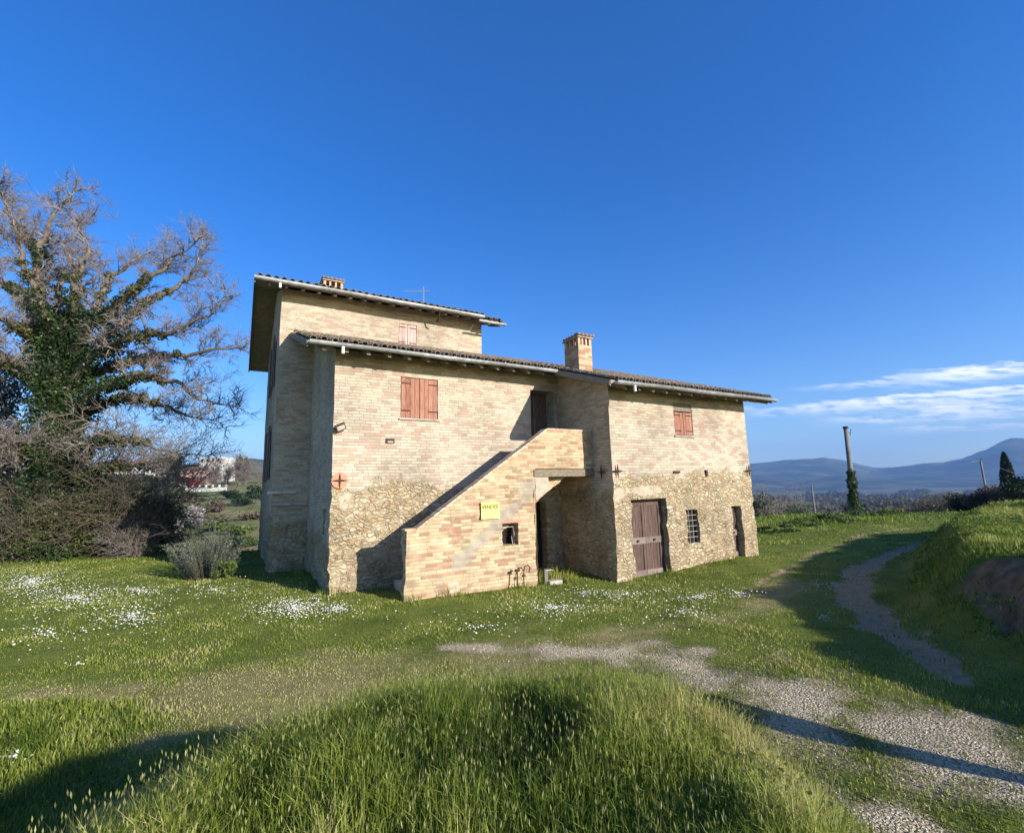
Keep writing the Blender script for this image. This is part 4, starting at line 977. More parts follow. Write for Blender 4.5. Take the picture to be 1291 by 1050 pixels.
def ivy(clumps, mat, parent, org, size=.07, name='ivy'):
    C = []; R_ = []
    for (q, rad, n) in clumps:
        d = RG.normal(0, 1, (n, 3)); d /= np.linalg.norm(d, axis=1)[:, None]; lump = 1+.45*fbm(d*1.3+np.array(q), 1.1, 8, 3)
        rr = rad*lump*RG.uniform(.35, 1., n)**.5; C.append(np.array(q)-np.array(org)+d*rr[:, None])
    C = np.concatenate(C); rv = np.clip(.45+.55*fbm(C, 1.7, 19, 3)+RG.normal(0, .16, len(C)), 0, 1)
    return leaves(name, C, size, rv, mat, parent, aspect=.7)
ivy(ivc, IVY, oak, base, .058); ivy(ivb, OLIVE_IVY, oak, base, .055, 'ivy')
print('tree segs', len(segs))
# ------------------------------------------------------------------ shrubs and distant trees
def crown(name, c, R3, n, size, mat, parent=None, org=(0, 0, 0), lumps=14, seed=1, fill=.35):
    """leaf cloud made of many lumps of uneven size"""
    r_ = np.random.default_rng(seed); C = []
    for i in range(lumps):
        d = r_.normal(0, 1, 3); d /= np.linalg.norm(d); k = r_.uniform(fill, .8); lc = np.array(c)+d*np.array(R3)*k; lr = np.array(R3)*r_.uniform(.22, .48)
        m = n//lumps; q = r_.normal(0, 1, (m, 3)); q /= np.linalg.norm(q, axis=1)[:, None]; C.append(lc+q*lr*r_.uniform(.5, 1.05, (m, 1)))
    C = np.concatenate(C)-np.array(org); rv = np.clip(.5+.5*fbm(C, 2.2/max(R3), seed, 3)+r_.normal(0, .17, len(C)), 0, 1)
    return leaves(name, C, size, rv, mat, parent, aspect=.6)
def bare_crown(p, n, ln, r, lev, kids, spread=.6, up=.02, lean=(0, 0), minr=.008, wob=.15):
    segs = []
    for _ in range(n):
        d = np.array([rnd.gauss(lean[0], spread), rnd.gauss(lean[1], spread), 1.]); grow(segs, (0, 0, -.1), d, ln*rnd.uniform(.7, 1.15), r, lev, kids, wob, up, .5, minr=minr)
    return segs
OLIVE = leaf_mat('grey_green_leaf', [(0, (.045, .055, .03)), (.5, (.10, .115, .065)), (1, (.20, .21, .14))], .15)
ROSEM = leaf_mat('rosemary_leaf', [(0, (.04, .052, .032)), (.5, (.105, .125, .085)), (.85, (.20, .22, .17)), (1, (.34, .33, .30))], .1)
GREEN = leaf_mat('green_leaf', [(0, (.018, .034, .009)), (.5, (.048, .082, .018)), (1, (.11, .15, .035))], .2)
BRIGHT = leaf_mat('spring_leaf', [(0, (.05, .085, .018)), (.5, (.11, .155, .032)), (1, (.22, .25, .07))], .25)
DARKG = leaf_mat('dark_leaf', [(0, (.010, .02, .008)), (.6, (.026, .045, .017)), (1, (.055, .075, .03))], .1)
BROWN = leaf_mat('brown_leaf', [(0, (.05, .038, .025)), (.5, (.12, .09, .06)), (1, (.22, .17, .11))], .15)
BLOSS = leaf_mat('blossom', [(0, (.45, .36, .34)), (.5, (.68, .62, .60)), (1, (.82, .79, .77))], .2)
SCRUB = simple('scrub_twig', [(0, (.05, .038, .026)), (.5, (.10, .078, .052)), (1, (.19, .15, .10))], .95, 6, bump=0)
def shrub(name, px, py, Y, label, cat='bush', twig=None, leaf=None, group=None, tw=TWIG, z=None):
    p = at(px, py, Y); g = float(ground(p[0], p[1])); org = (p[0], p[1], g if z is None else z)
    o = empty(name, org); tag(o, label, cat, group)
    if twig:
        tubes_np(bare_crown(None, **twig), 'stems', tw, o)
    if leaf:
        for (c, R3, n, size, mat, seed) in leaf: crown('foliage', c, R3, n, size, mat, o, lumps=max(8, n//260), seed=seed)
    return o
# rosemary by the corner: many upright sprigs
p = onz(263, 727, 0); g = float(ground(p[0], p[1])); ro = empty('rosemary_bush', (p[0], p[1], g)); tag(ro, 'grey green rosemary bush on the lawn near the shaded corner of the house', 'bush')
C = []; sg_l = []; rvv = []
for i in range(150):
    a = rnd.random()*6.283; q = rnd.random()**.6; d = np.array([math.cos(a)*q*1.15, math.sin(a)*q*.8, 1.0]); L_ = rnd.uniform(.75, 1.35)*(1.1-.3*q); d = d/np.linalg.norm(d)*L_*(1+.25*q)
    if d[0] > 0: d[2] *= 1.12
    st = np.array([math.cos(a)*q*.55, math.sin(a)*q*.4, 0.]); e = st+d*np.array([.75, .75, 1.]); sg_l.append((*st, *e, .008, .003)); m = 110
    t = RG.uniform(.18, 1.02, m)[:, None]; C.append(st+(e-st)*t+RG.normal(0, .022, (m, 3))); rvv.append(np.clip(.15+.6*t[:, 0]+RG.normal(0, .13, m)+rnd.gauss(0, .08), 0, 1))
tubes_np(sg_l, 'stems', SCRUB, ro); leaves('foliage', np.concatenate(C), .024, np.concatenate(rvv), ROSEM, ro, aspect=.28)
crown('undergrowth', (.55, -.3, .3), (.5, .3, .32), 1400, .035, BRIGHT, ro, seed=77, lumps=8)
# thicket under the tree: arching bare shrubs
G_TH = 'scrub bushes in the thicket under the large tree'
th = [(10, 690, 20.5, 5.0, .2, 'tangled brown scrub bush at the left edge of the photo'), (60, 690, 19.4, 3.6, .3, 'leafy scrub bush just in front of the ivy covered trunk'), (105, 692, 20.5, 5.4, .5, 'arching bare scrub bush right of the ivy covered trunk'),
      (130, 690, 22., 6.0, .8, 'bare scrub bush leaning right towards the red roofed house'), (160, 695, 20.5, 3.8, .7, 'low dark stemmed scrub bush right of the tree'), (85, 680, 23.5, 6.2, .4, 'tall grey scrub bush behind the ivy covered trunk'), (30, 680, 24, 4.4, 0, 'broad olive brown scrub bush behind the tree on its left side')]
for i, (px, py, Y, ln, lean, lab) in enumerate(th):
    shrub('scrub_bush', px, py, Y, lab, 'bush', dict(n=8, ln=ln, r=.04, lev=2, kids=(2, 2), spread=.75, up=-.03, lean=(lean, 0), minr=.006), [((lean*1.2, 0, ln*.32), (2.0, 1.3, ln*.36), 7000, .05, (OLIVE, OLIVE_IVY, GREEN)[i % 3], 100+i), ((lean*.5, -.3, .4), (1.8, 1.0, .7), 1800, .05, GREEN, 130+i)], G_TH, tw=SCRUB)
shrub('grey_shrub', 172, 690, 19.5, 'pale grey twiggy shrub low at the right end of the thicket', 'bush', dict(n=12, ln=1.5, r=.02, lev=2, kids=(3, 2), spread=.5, up=.0, minr=.005), [((0, 0, .7), (.9, .7, .7), 1500, .04, OLIVE, 141)])
shrub('dark_ivy_tree', 2, 560, 24., 'dark ivy covered tree crown cut by the left edge of the photo', 'tree', dict(n=6, ln=8, r=.14, lev=2, kids=(2, 2), spread=.25, up=.0), [((-.6, 0, 5.5), (1.8, 1.5, 4.4), 9000, .09, IVY, 151), ((-.6, 0, 9.3), (1.0, 1.2, 1.4), 2400, .08, BROWN, 152)], tw=BARK)
# low bushes along the lawn edge
G_LE = 'low bushes along the edge of the lawn'
for i, (px, Y, R_, hh, mt, lab) in enumerate(((215, 30, 1.6, .9, BRIGHT, 'low yellow green bush beyond the lawn right of the thicket'), (290, 33, 1.8, 1.1, GREEN, 'low green bush beyond the lawn behind the rosemary'), (322, 40, 1.5, 1.2, BROWN, 'brownish low bush beside the shaded corner of the tall block'), (245, 46, 2.2, 1.3, BROWN, 'brown brushy bush on the near meadow slope'), (300, 55, 2.6, 1.5, GREEN, 'round green bush on the meadow slope left of the house'), (200, 60, 3., 1.8, OLIVE, 'olive grey bush half hidden by the thicket branches'))):
    shrub('low_bush', px, 680, Y, lab, 'bush', dict(n=6, ln=hh*1.2, r=.02, lev=1, kids=(3, 2), spread=.7, minr=.006), [((0, 0, hh*.5), (R_, R_*.8, hh*.6), 2600, .06+.0015*Y, mt, 160+i)], G_LE)
# blossom trees on the slope
b1 = shrub('blossom_tree', 248, 640, 74, 'round tree in pinkish white blossom on the meadow slope', 'tree', dict(n=7, ln=2.6, r=.05, lev=2, kids=(2, 2), spread=.55, minr=.015), [((0, 0, 2.1), (1.9, 1.7, 1.6), 3000, .08, BLOSS, 181)])
b2 = shrub('white_shrub', 226, 640, 62, 'small pale flowering shrub left of the blossom tree', 'bush', dict(n=8, ln=2.0, r=.03, lev=1, kids=(3, 2), spread=.5, minr=.012), [((0, 0, 1.3), (.8, .8, 1.2), 700, .07, BLOSS, 182)])
# trees on the far left slope
G_SL = 'bushes dotted over the left meadow slope'
LAB = ['dark rounded bush %s', 'olive brown bush %s', 'pale green bush %s']
spots = [(212, 100, 3.0, 2.4, 0, 'below the white terrace wall, left'), (238, 112, 3.2, 2.6, 1, 'just under the red roofed house'), (268, 92, 3.0, 2.0, 1, 'in the middle of the meadow slope'), (288, 120, 4.0, 2.4, 0, 'right under the white terrace wall'), (310, 100, 3.6, 2.6, 0, 'touching the left edge of the tall block'), (322, 130, 4.0, 3.0, 0, 'beneath the poplars'), (276, 70, 2.0, 1.4, 2, 'right of the blossom tree'), (305, 66, 2.6, 1.6, 2, 'low on the slope beside the house corner'), (318, 82, 2.2, 1.6, 1, 'halfway up the slope at the house corner')]
for i, (px, Y, R_, hh, k, w_) in enumerate(spots):
    shrub('slope_bush', px, 630, Y, LAB[k] % w_, 'bush', None, [((0, 0, hh*.45), (R_, R_*.8, hh*.6), 1500, .1+.0012*Y, (DARKG, BROWN, BRIGHT)[k], 200+i)], G_SL)
G_BT = 'thin bare trees on the skyline left of the house'
for i, (px, Y, hh, lab) in enumerate(((273, 170, 9, 'bare thin tree right beside the white block'), (281, 178, 8, 'second bare thin tree right of the white block'), (287, 185, 8, 'bare thin tree between the white block and the poplars'), (326, 180, 7, 'bare thin tree nearest to the tall block wall'))):
    shrub('bare_slope_tree', px, 605, Y, lab, 'tree', dict(n=5, ln=hh*.8, r=.1, lev=2, kids=(3, 2), spread=.3, up=.04, minr=.028), None, G_BT)
G_PO = 'pair of pale poplars on the skyline'
for i, (px, lab) in enumerate(((303, 'left one of the two pale green poplars on the skyline'), (310, 'right one of the two pale green poplars on the skyline'))):
    shrub('poplar_tree', px, 600, 175, lab, 'tree', dict(n=6, ln=9.5-i*.6, r=.12, lev=2, kids=(3, 2), spread=.14, up=.08, minr=.03), [((0, 0, 8.6-i*.5), (1.1, 1.1, 3.), 500, .22, BRIGHT, 231+i)], G_PO)
shrub('stone_pine', 213, 600, 190, 'dark round stone pine crown left of the red roofed house', 'tree', dict(n=4, ln=8, r=.3, lev=1, kids=(2,), spread=.2, minr=.06), [((0, 0, 9.), (7.2, 5., 3.8), 6000, .38, DARKG, 240)], tw=BARK)
for i, (px, Y, R_, hh) in enumerate(((135, 160, 7, 5), (165, 165, 8, 5), (190, 160, 6, 4.5), (110, 170, 7, 5))):
    shrub('wood_tree', px, 600, Y, 'dark tree in the belt behind the thicket, ' + ('directly right of the trunk', 'in the middle of the belt', 'closest to the stone pine', 'farthest left of the belt')[(1, 2, 3, 0)[i] if False else (0 if i == 0 else 1 if i == 1 else 2 if i == 2 else 3)], 'tree', dict(n=4, ln=4, r=.2, lev=1, kids=(2,), spread=.3, minr=.05), [((0, 0, hh*.5), (R_, R_*.7, hh*.6), 2600, .36, (DARKG, BROWN)[i % 2], 250+i)], 'trees in the belt behind the thicket')
# ------------------------------------------------------------------ distant buildings
WHITE = simple('white_render', [(0, (.48, .46, .42)), (1, (.60, .58, .54))], .85, .5, bump=0)
PINK = simple('salmon_render', [(0, (.52, .30, .24)), (1, (.62, .40, .32))], .85, .5, bump=0)
REDP = simple('red_paint', [(0, (.36, .04, .05)), (1, (.46, .07, .08))], .7, .5, bump=0)
GLASS = simple('window_dark', [(0, (.03, .035, .04)), (1, (.06, .065, .07))], .3, 2, bump=0)
RROOF = simple('red_roof', [(0, (.26, .11, .07)), (1, (.42, .20, .13))], .9, 1.5, bump=.2)
def building(name, px, py, Y, w, d, h, label, mat, roof=True, rz=0., wins=(3, 2), z0=None, balcony=False, redpart=False, rmat=None):
    p = at(px, py, Y); g = float(ground(p[0], p[1])) if z0 is None else z0
    o = empty(name, (p[0], p[1], g), rz); tag(o, label, 'building')
    mb = MB(); mb.bx((-w/2, 0, -2), (w/2, d, h)); mb.build('wall', mat, o)
    if roof:
        mb = MB(); e = .7; zz = h+.003; r_ = w*.16; mb.add([(-w/2-e, -e, zz), (w/2+e, -e, zz), (w/2+e, d+e, zz), (-w/2-e, d+e, zz), (-w/2+d*.45, d/2, zz+r_), (w/2-d*.45, d/2, zz+r_)], [(3, 2, 1, 0), (0, 1, 5, 4), (1, 2, 5), (2, 3, 4, 5), (3, 0, 4)]); ro_ = mb.build('roof', rmat or RROOF, o)
        m2 = MB(); m2.bx((w*.12, d*.4, h+r_*.5), (w*.12+.8, d*.4+.8, h+r_+1.)); m2.build('chimney', WHITE, ro_)
    nf = wins[1]; fh = h/nf
    for j in range(nf):
        for i in range(wins[0]):
            x = -w/2+w*(i+.5)/wins[0]; z = fh*(j+.45)
            m_ = MB(); m_.bx((x-.55, -.06, z-.1), (x+.55, .05, z+1.3)); wo = m_.build('window', WHITE if mat is not WHITE else RROOF, o)
            m_ = MB(); m_.bx((x-.45, -.08, z), (x+.45, -.061, z+1.2)); m_.build('pane', GLASS, wo)
    if balcony:
        m_ = MB(); m_.bx((-w/2-.3, -1.6, fh-.15), (w/2+.3, -.1, fh+.05)); bo = m_.build('balcony', CONC, o)
        m_ = MB(); m_.bx((-w/2-.2, -1.55, fh+.055), (w/2+.2, -1.45, fh+1.0)); m_.build('railing', WHITE, bo)
    if redpart:
        m_ = MB(); m_.bx((-.3, -1.9, .2), (3.6, -1.62, fh-.2)); m_.build('awning', REDP, o)
        m_ = MB(); m_.bx((-w/2-.8, -1.9, fh-.05), (w/2+.8, -.001, fh+.12)); m_.build('canopy_roof', RROOF, o)
    return o
building('villa', 243, 600, 175, 8.5, 7, 6.0, 'red roofed two storey house with a bright red ground floor front', PINK, True, .12, (3, 2), z0=None, redpart=True)
building('apartment_block', 264, 600, 200, 10., 9, 10.5, 'plain white block behind the red roofed house', WHITE, False, -.1, (4, 3), balcony=True)
building('apartment_block', 172, 600, 230, 13, 9, 7.5, 'long white apartment block seen through the thicket branches', WHITE, True, .1, (6, 3), balcony=True)
building('apartment_block', 134, 600, 240, 11, 9, 8., 'white apartment block immediately right of the ivy covered trunk', WHITE, True, -.1, (5, 4), balcony=True)
building('apartment_block', 195, 600, 225, 9, 8, 6.5, 'smaller white house left of the stone pine', WHITE, True, .05, (4, 3))
building('apartment_block', 14, 590, 240, 16, 9, 12., 'white building behind the scrub at the left edge', WHITE, True, .1, (5, 4))
p = at(262, 606, 150)
tw_ = empty('terrace_wall', (p[0], p[1], float(ground(p[0], p[1])))); tag(tw_, 'low white terrace wall below the red roofed house', 'wall')
mb = MB(); mb.bx((-7, 0, -1), (6, .4, 1.3)); mb.build('wall', WHITE, tw_); mb = MB()
for k in range(7): mb.bx((-7+k*2.1, -.05, 1.301), (-6.6+k*2.1, .35, 2.2))
mb.build('post', WHITE, tw_)
# ------------------------------------------------------------------ right side: poles, cypress, hedge, bushes
POLE = simple('pole_concrete', [(0, (.12, .105, .09)), (1, (.26, .235, .20))], .9, 3, (1, 1, .3), .7, .4)
pa = at(1079, 652, 34); pt_ = at(1066, 539, 34); zb = float(ground(pa[0], pa[1]))
po = empty('utility_pole', (pa[0], pa[1], zb)); tag(po, 'leaning concrete utility pole with ivy round its foot', 'pole')
tv = Vector((pt_[0]-pa[0], 0, pt_[2]-zb))
mb = MB(); mb.tube([(0, 0, -.5), tv*.5, tv], [.20, .165, .13], 12, .5); mb.build('shaft', POLE, po, smooth=True)
mb = MB(); mb.tube([tv*.985, tv*1.012], [.17, .17], 10, .1); mb.tube([tv*.95+Vector((.12, 0, .0)), tv*.93+Vector((.34, 0, .05)), tv*.94+Vector((.36, 0, .28))], .022, 6, .1); mb.build('pole_cap', IRON, po)
mb = MB(); mb.tube([tv*.935+Vector((.3, 0, 0)), tv*.935+Vector((.3, 0, -.16))], [.06, .045], 8, .9); mb.build('insulator', CONC, po)
cl_ = [((tv*f).to_tuple(), .26+.16*math.sin(f*20)**2+(.2 if f < .12 else 0), 380) for f in np.linspace(.02, .5, 11)]
ivy(cl_, GREEN, po, (0, 0, 0), .06)
def pole(px, ptop, Y, label, cross=False, lean=None):
    a = at(ptop[0], ptop[1], Y); b = at(px[0], px[1], Y); zb_ = float(ground(b[0], b[1])); o = empty('thin_pole', (b[0], b[1], zb_)); tag(o, label, 'pole')
    t = Vector((a[0]-b[0], 0, a[2]-zb_)); mb = MB(); mb.tube([(0, 0, -.5), t], [.15, .10], 8, .3); mb.build('shaft', POLE, o, smooth=True)
    if cross:
        mb = MB(); mb.tube([t*.985+Vector((-1.3, 0, -.05)), t*.985+Vector((.15, 0, .02))], .05, 6, .3); mb.build('crossarm', POLE, o)
        m2 = MB(); m2.tube([t+Vector((.12, 0, 0)), t+Vector((.12, 0, .3))], .04, 6); m2.build('insulator', IRON, o)
    return Vector((b[0], b[1], zb_))+t
t2_ = pole((1028, 646), (1023, 611), 68, 'thin distant pole left of the ivy covered pole')
t3_ = pole((1243, 612), (1236, 580), 60, 'dark distant pole with a crossarm left of the cypress', True)
mb = MB(); a = t3_; b = Vector(at(1420, 612, 48)); pts = [a.lerp(b, k/14)+Vector((0, 0, -1.2*math.sin(math.pi*k/14))) for k in range(15)]; mb.tube(pts, .022, 4, .5)
o = mb.build('overhead_wire', LIGHTIRON); tag(o, 'single overhead wire running right from the crossarm pole', 'wire')
c_ = at(1271, 604, 62); g = float(ground(c_[0], c_[1])); cy = empty('cypress_tree', (c_[0], c_[1], g)); tag(cy, 'slim dark pointed cypress above the hedge on the right', 'tree')
topz = at(1270, 570, 62)[2]-g; C = []
m = 12000; f = RG.uniform(0, 1, m); a = RG.uniform(0, 6.283, m); rad = .98*np.minimum(1, (1-f)*2.0)**.6*(1-.15*f)*RG.uniform(.6, 1.05, m)*(1+.15*np.sin(a*5+f*30)); rad = np.where(f < .08, rad*.6, rad)
C = np.stack([np.cos(a)*rad, np.sin(a)*rad, .3+f*(topz-.3)], -1); leaves('crown', C, .16, np.clip(RG.normal(.45, .2, m), 0, 1), DARKG, cy, aspect=.4)
mb = MB(); mb.tube([(0, 0, -.3), (0, 0, topz*.7)], [.2, .05], 8); mb.build('trunk', BARK, cy)
G_HD = 'dark hedge bushes on top of the right bank'
for i, (px, Y, R_, hh, lab) in enumerate(((1236, 34, 2.0, 1.8, 'left end bush of the dark hedge on the bank'), (1262, 32, 2.2, 2.2, 'second dark hedge bush, in front of the cypress'), (1300, 30, 2.6, 2.5, 'dark hedge bush cut by the right edge of the photo'))):
    p = at(px, 640, Y); o = empty('hedge_bush', (p[0], p[1], float(ground(p[0], p[1])))); tag(o, lab, 'bush', G_HD)
    tz = at(px, (612, 602, 596)[i], Y)[2]-o.location[2]
    tubes_np(bare_crown(None, n=14, ln=tz*.62, r=.03, lev=2, kids=(3, 2), spread=.7, up=.03, minr=.008), 'stems', SCRUB, o)
    crown('foliage', (0, 0, tz*.5), (R_, 1.5, tz*.46), 5200, .08, (DARKG, BROWN, DARKG)[i], o, seed=300+i, lumps=18)
G_GB = 'grey brown bushes beyond the bend of the track'
for i, (px, ytop, Y, R_, mt, lab) in enumerate(((1150, 642, 42, 2.2, OLIVE, 'lowest grey bush beyond the bend, nearest the ivy covered pole'), (1168, 634, 44, 2.4, BROWN, 'second grey brown bush beyond the bend'), (1190, 629, 43, 2.6, BROWN, 'middle grey brown bush beyond the bend'), (1212, 627, 40, 2.4, OLIVE, 'tallest grey bush beyond the bend, beside the dark hedge'), (1180, 646, 36, 1.6, GREEN, 'small dark bush where the bank meets the track bend'), (1122, 650, 37, 1.6, BROWN, 'low brown tuft just right of the pole'))):
    p = at(px, 650, Y); gg = float(ground(p[0], p[1])); tz = at(px, ytop, Y)[2]-gg; o = empty('track_bush', (p[0], p[1], gg)); tag(o, lab, 'bush', G_GB)
    tubes_np(bare_crown(None, n=12, ln=tz*.95, r=.03, lev=2, kids=(3, 2), spread=.6, up=.02, minr=.009), 'stems', SCRUB, o)
    crown('foliage', (0, 0, tz*.5), (R_, 1.6, tz*.47), 3000, .075, mt, o, seed=320+i, lumps=14)
# trees just beyond the right corner of the house
G_RC = 'trees in the dip beyond the right corner of the house'
for i, (px, ytop, Y, R_, mt, lab) in enumerate(((958, 622, 46, 2.6, OLIVE, 'grey green tree touching the right corner of the farmhouse'), (975, 628, 50, 2.6, GREEN, 'dark green tree second from the house corner'), (992, 630, 60, 3.4, OLIVE, 'grey stemmed tree in the middle of the dip'), (1008, 628, 72, 4.6, BRIGHT, 'bright green rounded tree left of the thin pole'), (968, 645, 34, 1.6, BROWN, 'low grey bush with bare stems by the house corner'), (1045, 644, 48, 2.2, BROWN, 'brown low tree between the two poles'))):
    p = at(px, 650, Y); gg = float(ground(p[0], p[1])); tz = at(px, ytop, Y)[2]-gg; o = empty('dip_tree', (p[0], p[1], gg)); tag(o, lab, 'tree', G_RC)
    tubes_np(bare_crown(None, n=7, ln=tz*.9, r=.06, lev=2, kids=(3, 2), spread=.4, up=.03, minr=.014), 'branches', TWIG, o)
    crown('foliage', (0, 0, tz*.6), (R_, R_*.8, tz*.4), 3600, .10, mt, o, seed=340+i, lumps=14)
# weed clumps on the hump
G_WC = 'weed clumps along the hump behind the track'
for i, (px, py, Y) in enumerate(((975, 668, 21), (1010, 662, 22), (1040, 660, 23.5), (1062, 662, 23), (1098, 660, 25), (1125, 655, 28))):
    p = at(px, py, Y); gg = float(ground(p[0], p[1])); o = empty('weed_clump', (p[0], p[1], gg)); tag(o, 'green weed clump on the hump, ' + ('nearest the house corner', 'second from the house corner', 'below the thin pole', 'just left of the ivy covered pole', 'just right of the ivy covered pole', 'farthest right by the bushes')[i], 'weeds', G_WC)
    crown('foliage', (0, 0, .12), (1.1, .6, .28), 900, .05, (GREEN, BRIGHT)[i % 2], o, seed=360+i, lumps=9)
# ------------------------------------------------------------------ iron stubs in front of the stair wall, tap
sp = empty('standpipe', W(6.02, vS-.25, float(ground(*W(6.02, vS-.25)[:2]))), -T2); tag(sp, 'two rusty pipe stubs with valves against the stair wall', 'pipe')
mb = MB(); mb.tube([(-.08, 0, -.1), (-.08, 0, .42), (-.04, 0, .5), (.02, 0, .48)], .018, 8); mb.build('pipe', IRON, sp)
mb = MB(); mb.tube([(.1, 0, -.1), (.1, 0, .36), (.13, 0, .5), (.24, .02, .53), (.31, .03, .46), (.27, .03, .36)], .014, 8); mb.build('pipe', IRON, sp)
mb = MB(); mb.tube([(-.14, 0, .44), (-.02, 0, .44)], .035, 8); mb.build('valve', IRON, sp); mb = MB(); mb.tube([(.06, 0, .3), (.14, 0, .3)], .03, 8); mb.build('valve', IRON, sp)
ws = empty('water_tap', W(6.95, vS+.05, float(ground(*W(6.95, vS)[:2]))), -T2); tag(ws, 'small tap post beside the doorway under the landing', 'tap')
mb = MB(); mb.bx((-.05, -.04, -.2), (.05, .04, .38)); mb.build('post', POLE, ws, bevel=.006)
mb = MB(); mb.tube([(0, -.04, .34), (.12, -.06, .36), (.2, -.06, .33)], .014, 8); mb.build('spout', ZINC, ws)
mb = MB(); mb.bx((.05, -.12, -.12), (.45, .12, .08)); mb.build('basin', CONC, ws, bevel=.01)
# ------------------------------------------------------------------ hills
def hills(name, ridge, Y0, Y1, amp, seed):
    """ridge: photo skyline points -> real height at distance Y1"""
    pts = [at(x, y, Y1) for x, y in ridge]; xs = np.array([p[0] for p in pts]); zs = np.array([p[2] for p in pts])
    gx_ = np.linspace(xs[0]-(2600 if Y1 > 2000 else 0), xs[-1], 320); gy_ = np.linspace(Y0, Y1*1.25, 70); X, Y = np.meshgrid(gx_, gy_, indexing='ij')
    prof = np.interp(X*Y1/np.maximum(Y, Y1*.8), xs, zs); t = (Y-Y0)/(Y1-Y0); s = np.where(t < 1, np.sin(np.clip(t, 0, 1)*math.pi/2)**1.4, np.cos(np.clip((t-1)*1.2, 0, 1)*math.pi/2))
    P = v3(X, Y); n_ = fbm(P, 1/900., seed, 5); spur = 1-np.abs(fbm(P, 1/1500., seed+5, 4))*1.3
    Z = -68+(prof+68)*np.clip(s*(1-(1-np.clip(t, 0, 1))*.75*(1-spur)), 0, 1.2)+n_*amp*np.clip(t, 0, 1)*(1-.75*np.exp(-((t-1)/.1)**2))
    idx = np.arange(X.size).reshape(X.shape); Fq = np.stack([idx[:-1, :-1], idx[1:, :-1], idx[1:, 1:], idx[:-1, 1:]], -1).reshape(-1, 4)
    o = link(name, mesh_tris(name, np.stack([X.ravel(), Y.ravel(), Z.ravel()], -1), Fq, None, True), HILL); tag(o, kind='structure'); return o
HM, t, b, out = new_mat('hill_mat'); HILL = HM
pos = t.n.new('ShaderNodeNewGeometry').outputs['Position']
c = t.ramp(t.noise(pos, .0022, 8, .68), [(.35, (.020, .030, .014)), (.48, (.045, .055, .025)), (.56, (.12, .12, .06)), (.68, (.20, .18, .10))]); t.l.new(c, b.inputs['Base Color']); b.inputs['Roughness'].default_value = 1; b.inputs['Specular IOR Level'].default_value = 0
hills('hills', [(880, 596), (950, 584), (985, 581), (1010, 579), (1040, 578), (1070, 583), (1100, 590), (1150, 590), (1250, 585), (1400, 585)], 3600, 6200, 130, 401)
hills('hills', [(1040, 612), (1100, 596), (1130, 590), (1160, 588), (1190, 588), (1215, 583), (1240, 570), (1262, 559), (1275, 555), (1300, 557), (1350, 570), (1500, 560), (1700, 580)], 3300, 5200, 140, 431)
hills('hills', [(820, 612), (900, 607), (960, 604), (1000, 607), (1060, 602), (1120, 606), (1180, 601), (1260, 602), (1400, 598), (1700, 600)], 3000, 4200, 60, 461)
hills('hills', [(-300, 592), (100, 588), (260, 585), (290, 579), (318, 578), (345, 581), (420, 590), (700, 600)], 500, 1400, 10, 481)
FARW = leaf_mat('far_wood', [(0, (.075, .075, .03)), (.5, (.13, .115, .055)), (1, (.17, .155, .07))], .4)
C = []; szs = []
for i in range(190):
    Y = 260+1700*rnd.random()**1.6; X = Y*rnd.uniform(.42, 1.25); X += 40*math.sin(Y*.02); g = float(ground(X, Y)); R_ = rnd.uniform(3, 7)*(1+Y/900)
    for k in range(rnd.choice([1, 1, 3, 5])):
        cx, cy_ = X+k*R_*1.3, Y+k*R_*.3*rnd.uniform(-1, 1); m = 110; q = RG.normal(0, 1, (m, 3)); q /= np.linalg.norm(q, axis=1)[:, None]
        C.append(np.array([cx, cy_, g+R_*.45])+q*np.array([R_, R_*.8, R_*.62])*RG.uniform(.5, 1, (m, 1))); szs.append(np.full(m, R_*.2))
C = np.concatenate(C); o = leaves('far_woods', C, np.concatenate(szs), np.clip(RG.normal(.4, .1, len(C)), 0, 1), FARW, aspect=.8); tag(o, 'brown hedgerows and woods scattered over the far valley fields', 'woods', kind='stuff')
# ------------------------------------------------------------------ young-tree stand-in added out of frame to throw the thin shadow; real caster unknown
SAZ, SEL = math.radians(127.2), math.radians(19.0)
sd_ = np.array([math.sin(SAZ), math.cos(SAZ)])
q = onz(1291, 982, 0.)[:2]; q2 = onz(900, 880, 0.)[:2]
dd = (q-q2)/np.linalg.norm(q-q2)
px_ = q+np.array([.816, -.578])*1.4
fp = empty('shadow_sapling', (px_[0], px_[1], float(ground(px_[0], px_[1])))); tag(fp, 'unseen bushy topped young tree added to cast the thin shadow on the gravel track', 'tree')
mb = MB(); mb.tube([(0, 0, -.2), (.0, 0, .4), (.01, .0, .8), (0, .01, 1.2)], [.045, .045, .04, .03], 8); mb.build('trunk', BARK, fp, smooth=True)
C = []; m = 5200; f = RG.uniform(0, 1, m); a = RG.uniform(0, 6.283, m); rad = (.05+.19*f)*RG.uniform(0, 1.05, m)**.5*np.where(f > .9, (1-f)*9+.1, 1)
leaves('crown', np.stack([np.cos(a)*rad, np.sin(a)*rad, .35+f*1.05], -1), .04, RG.uniform(0, 1, m), DARKG, fp)
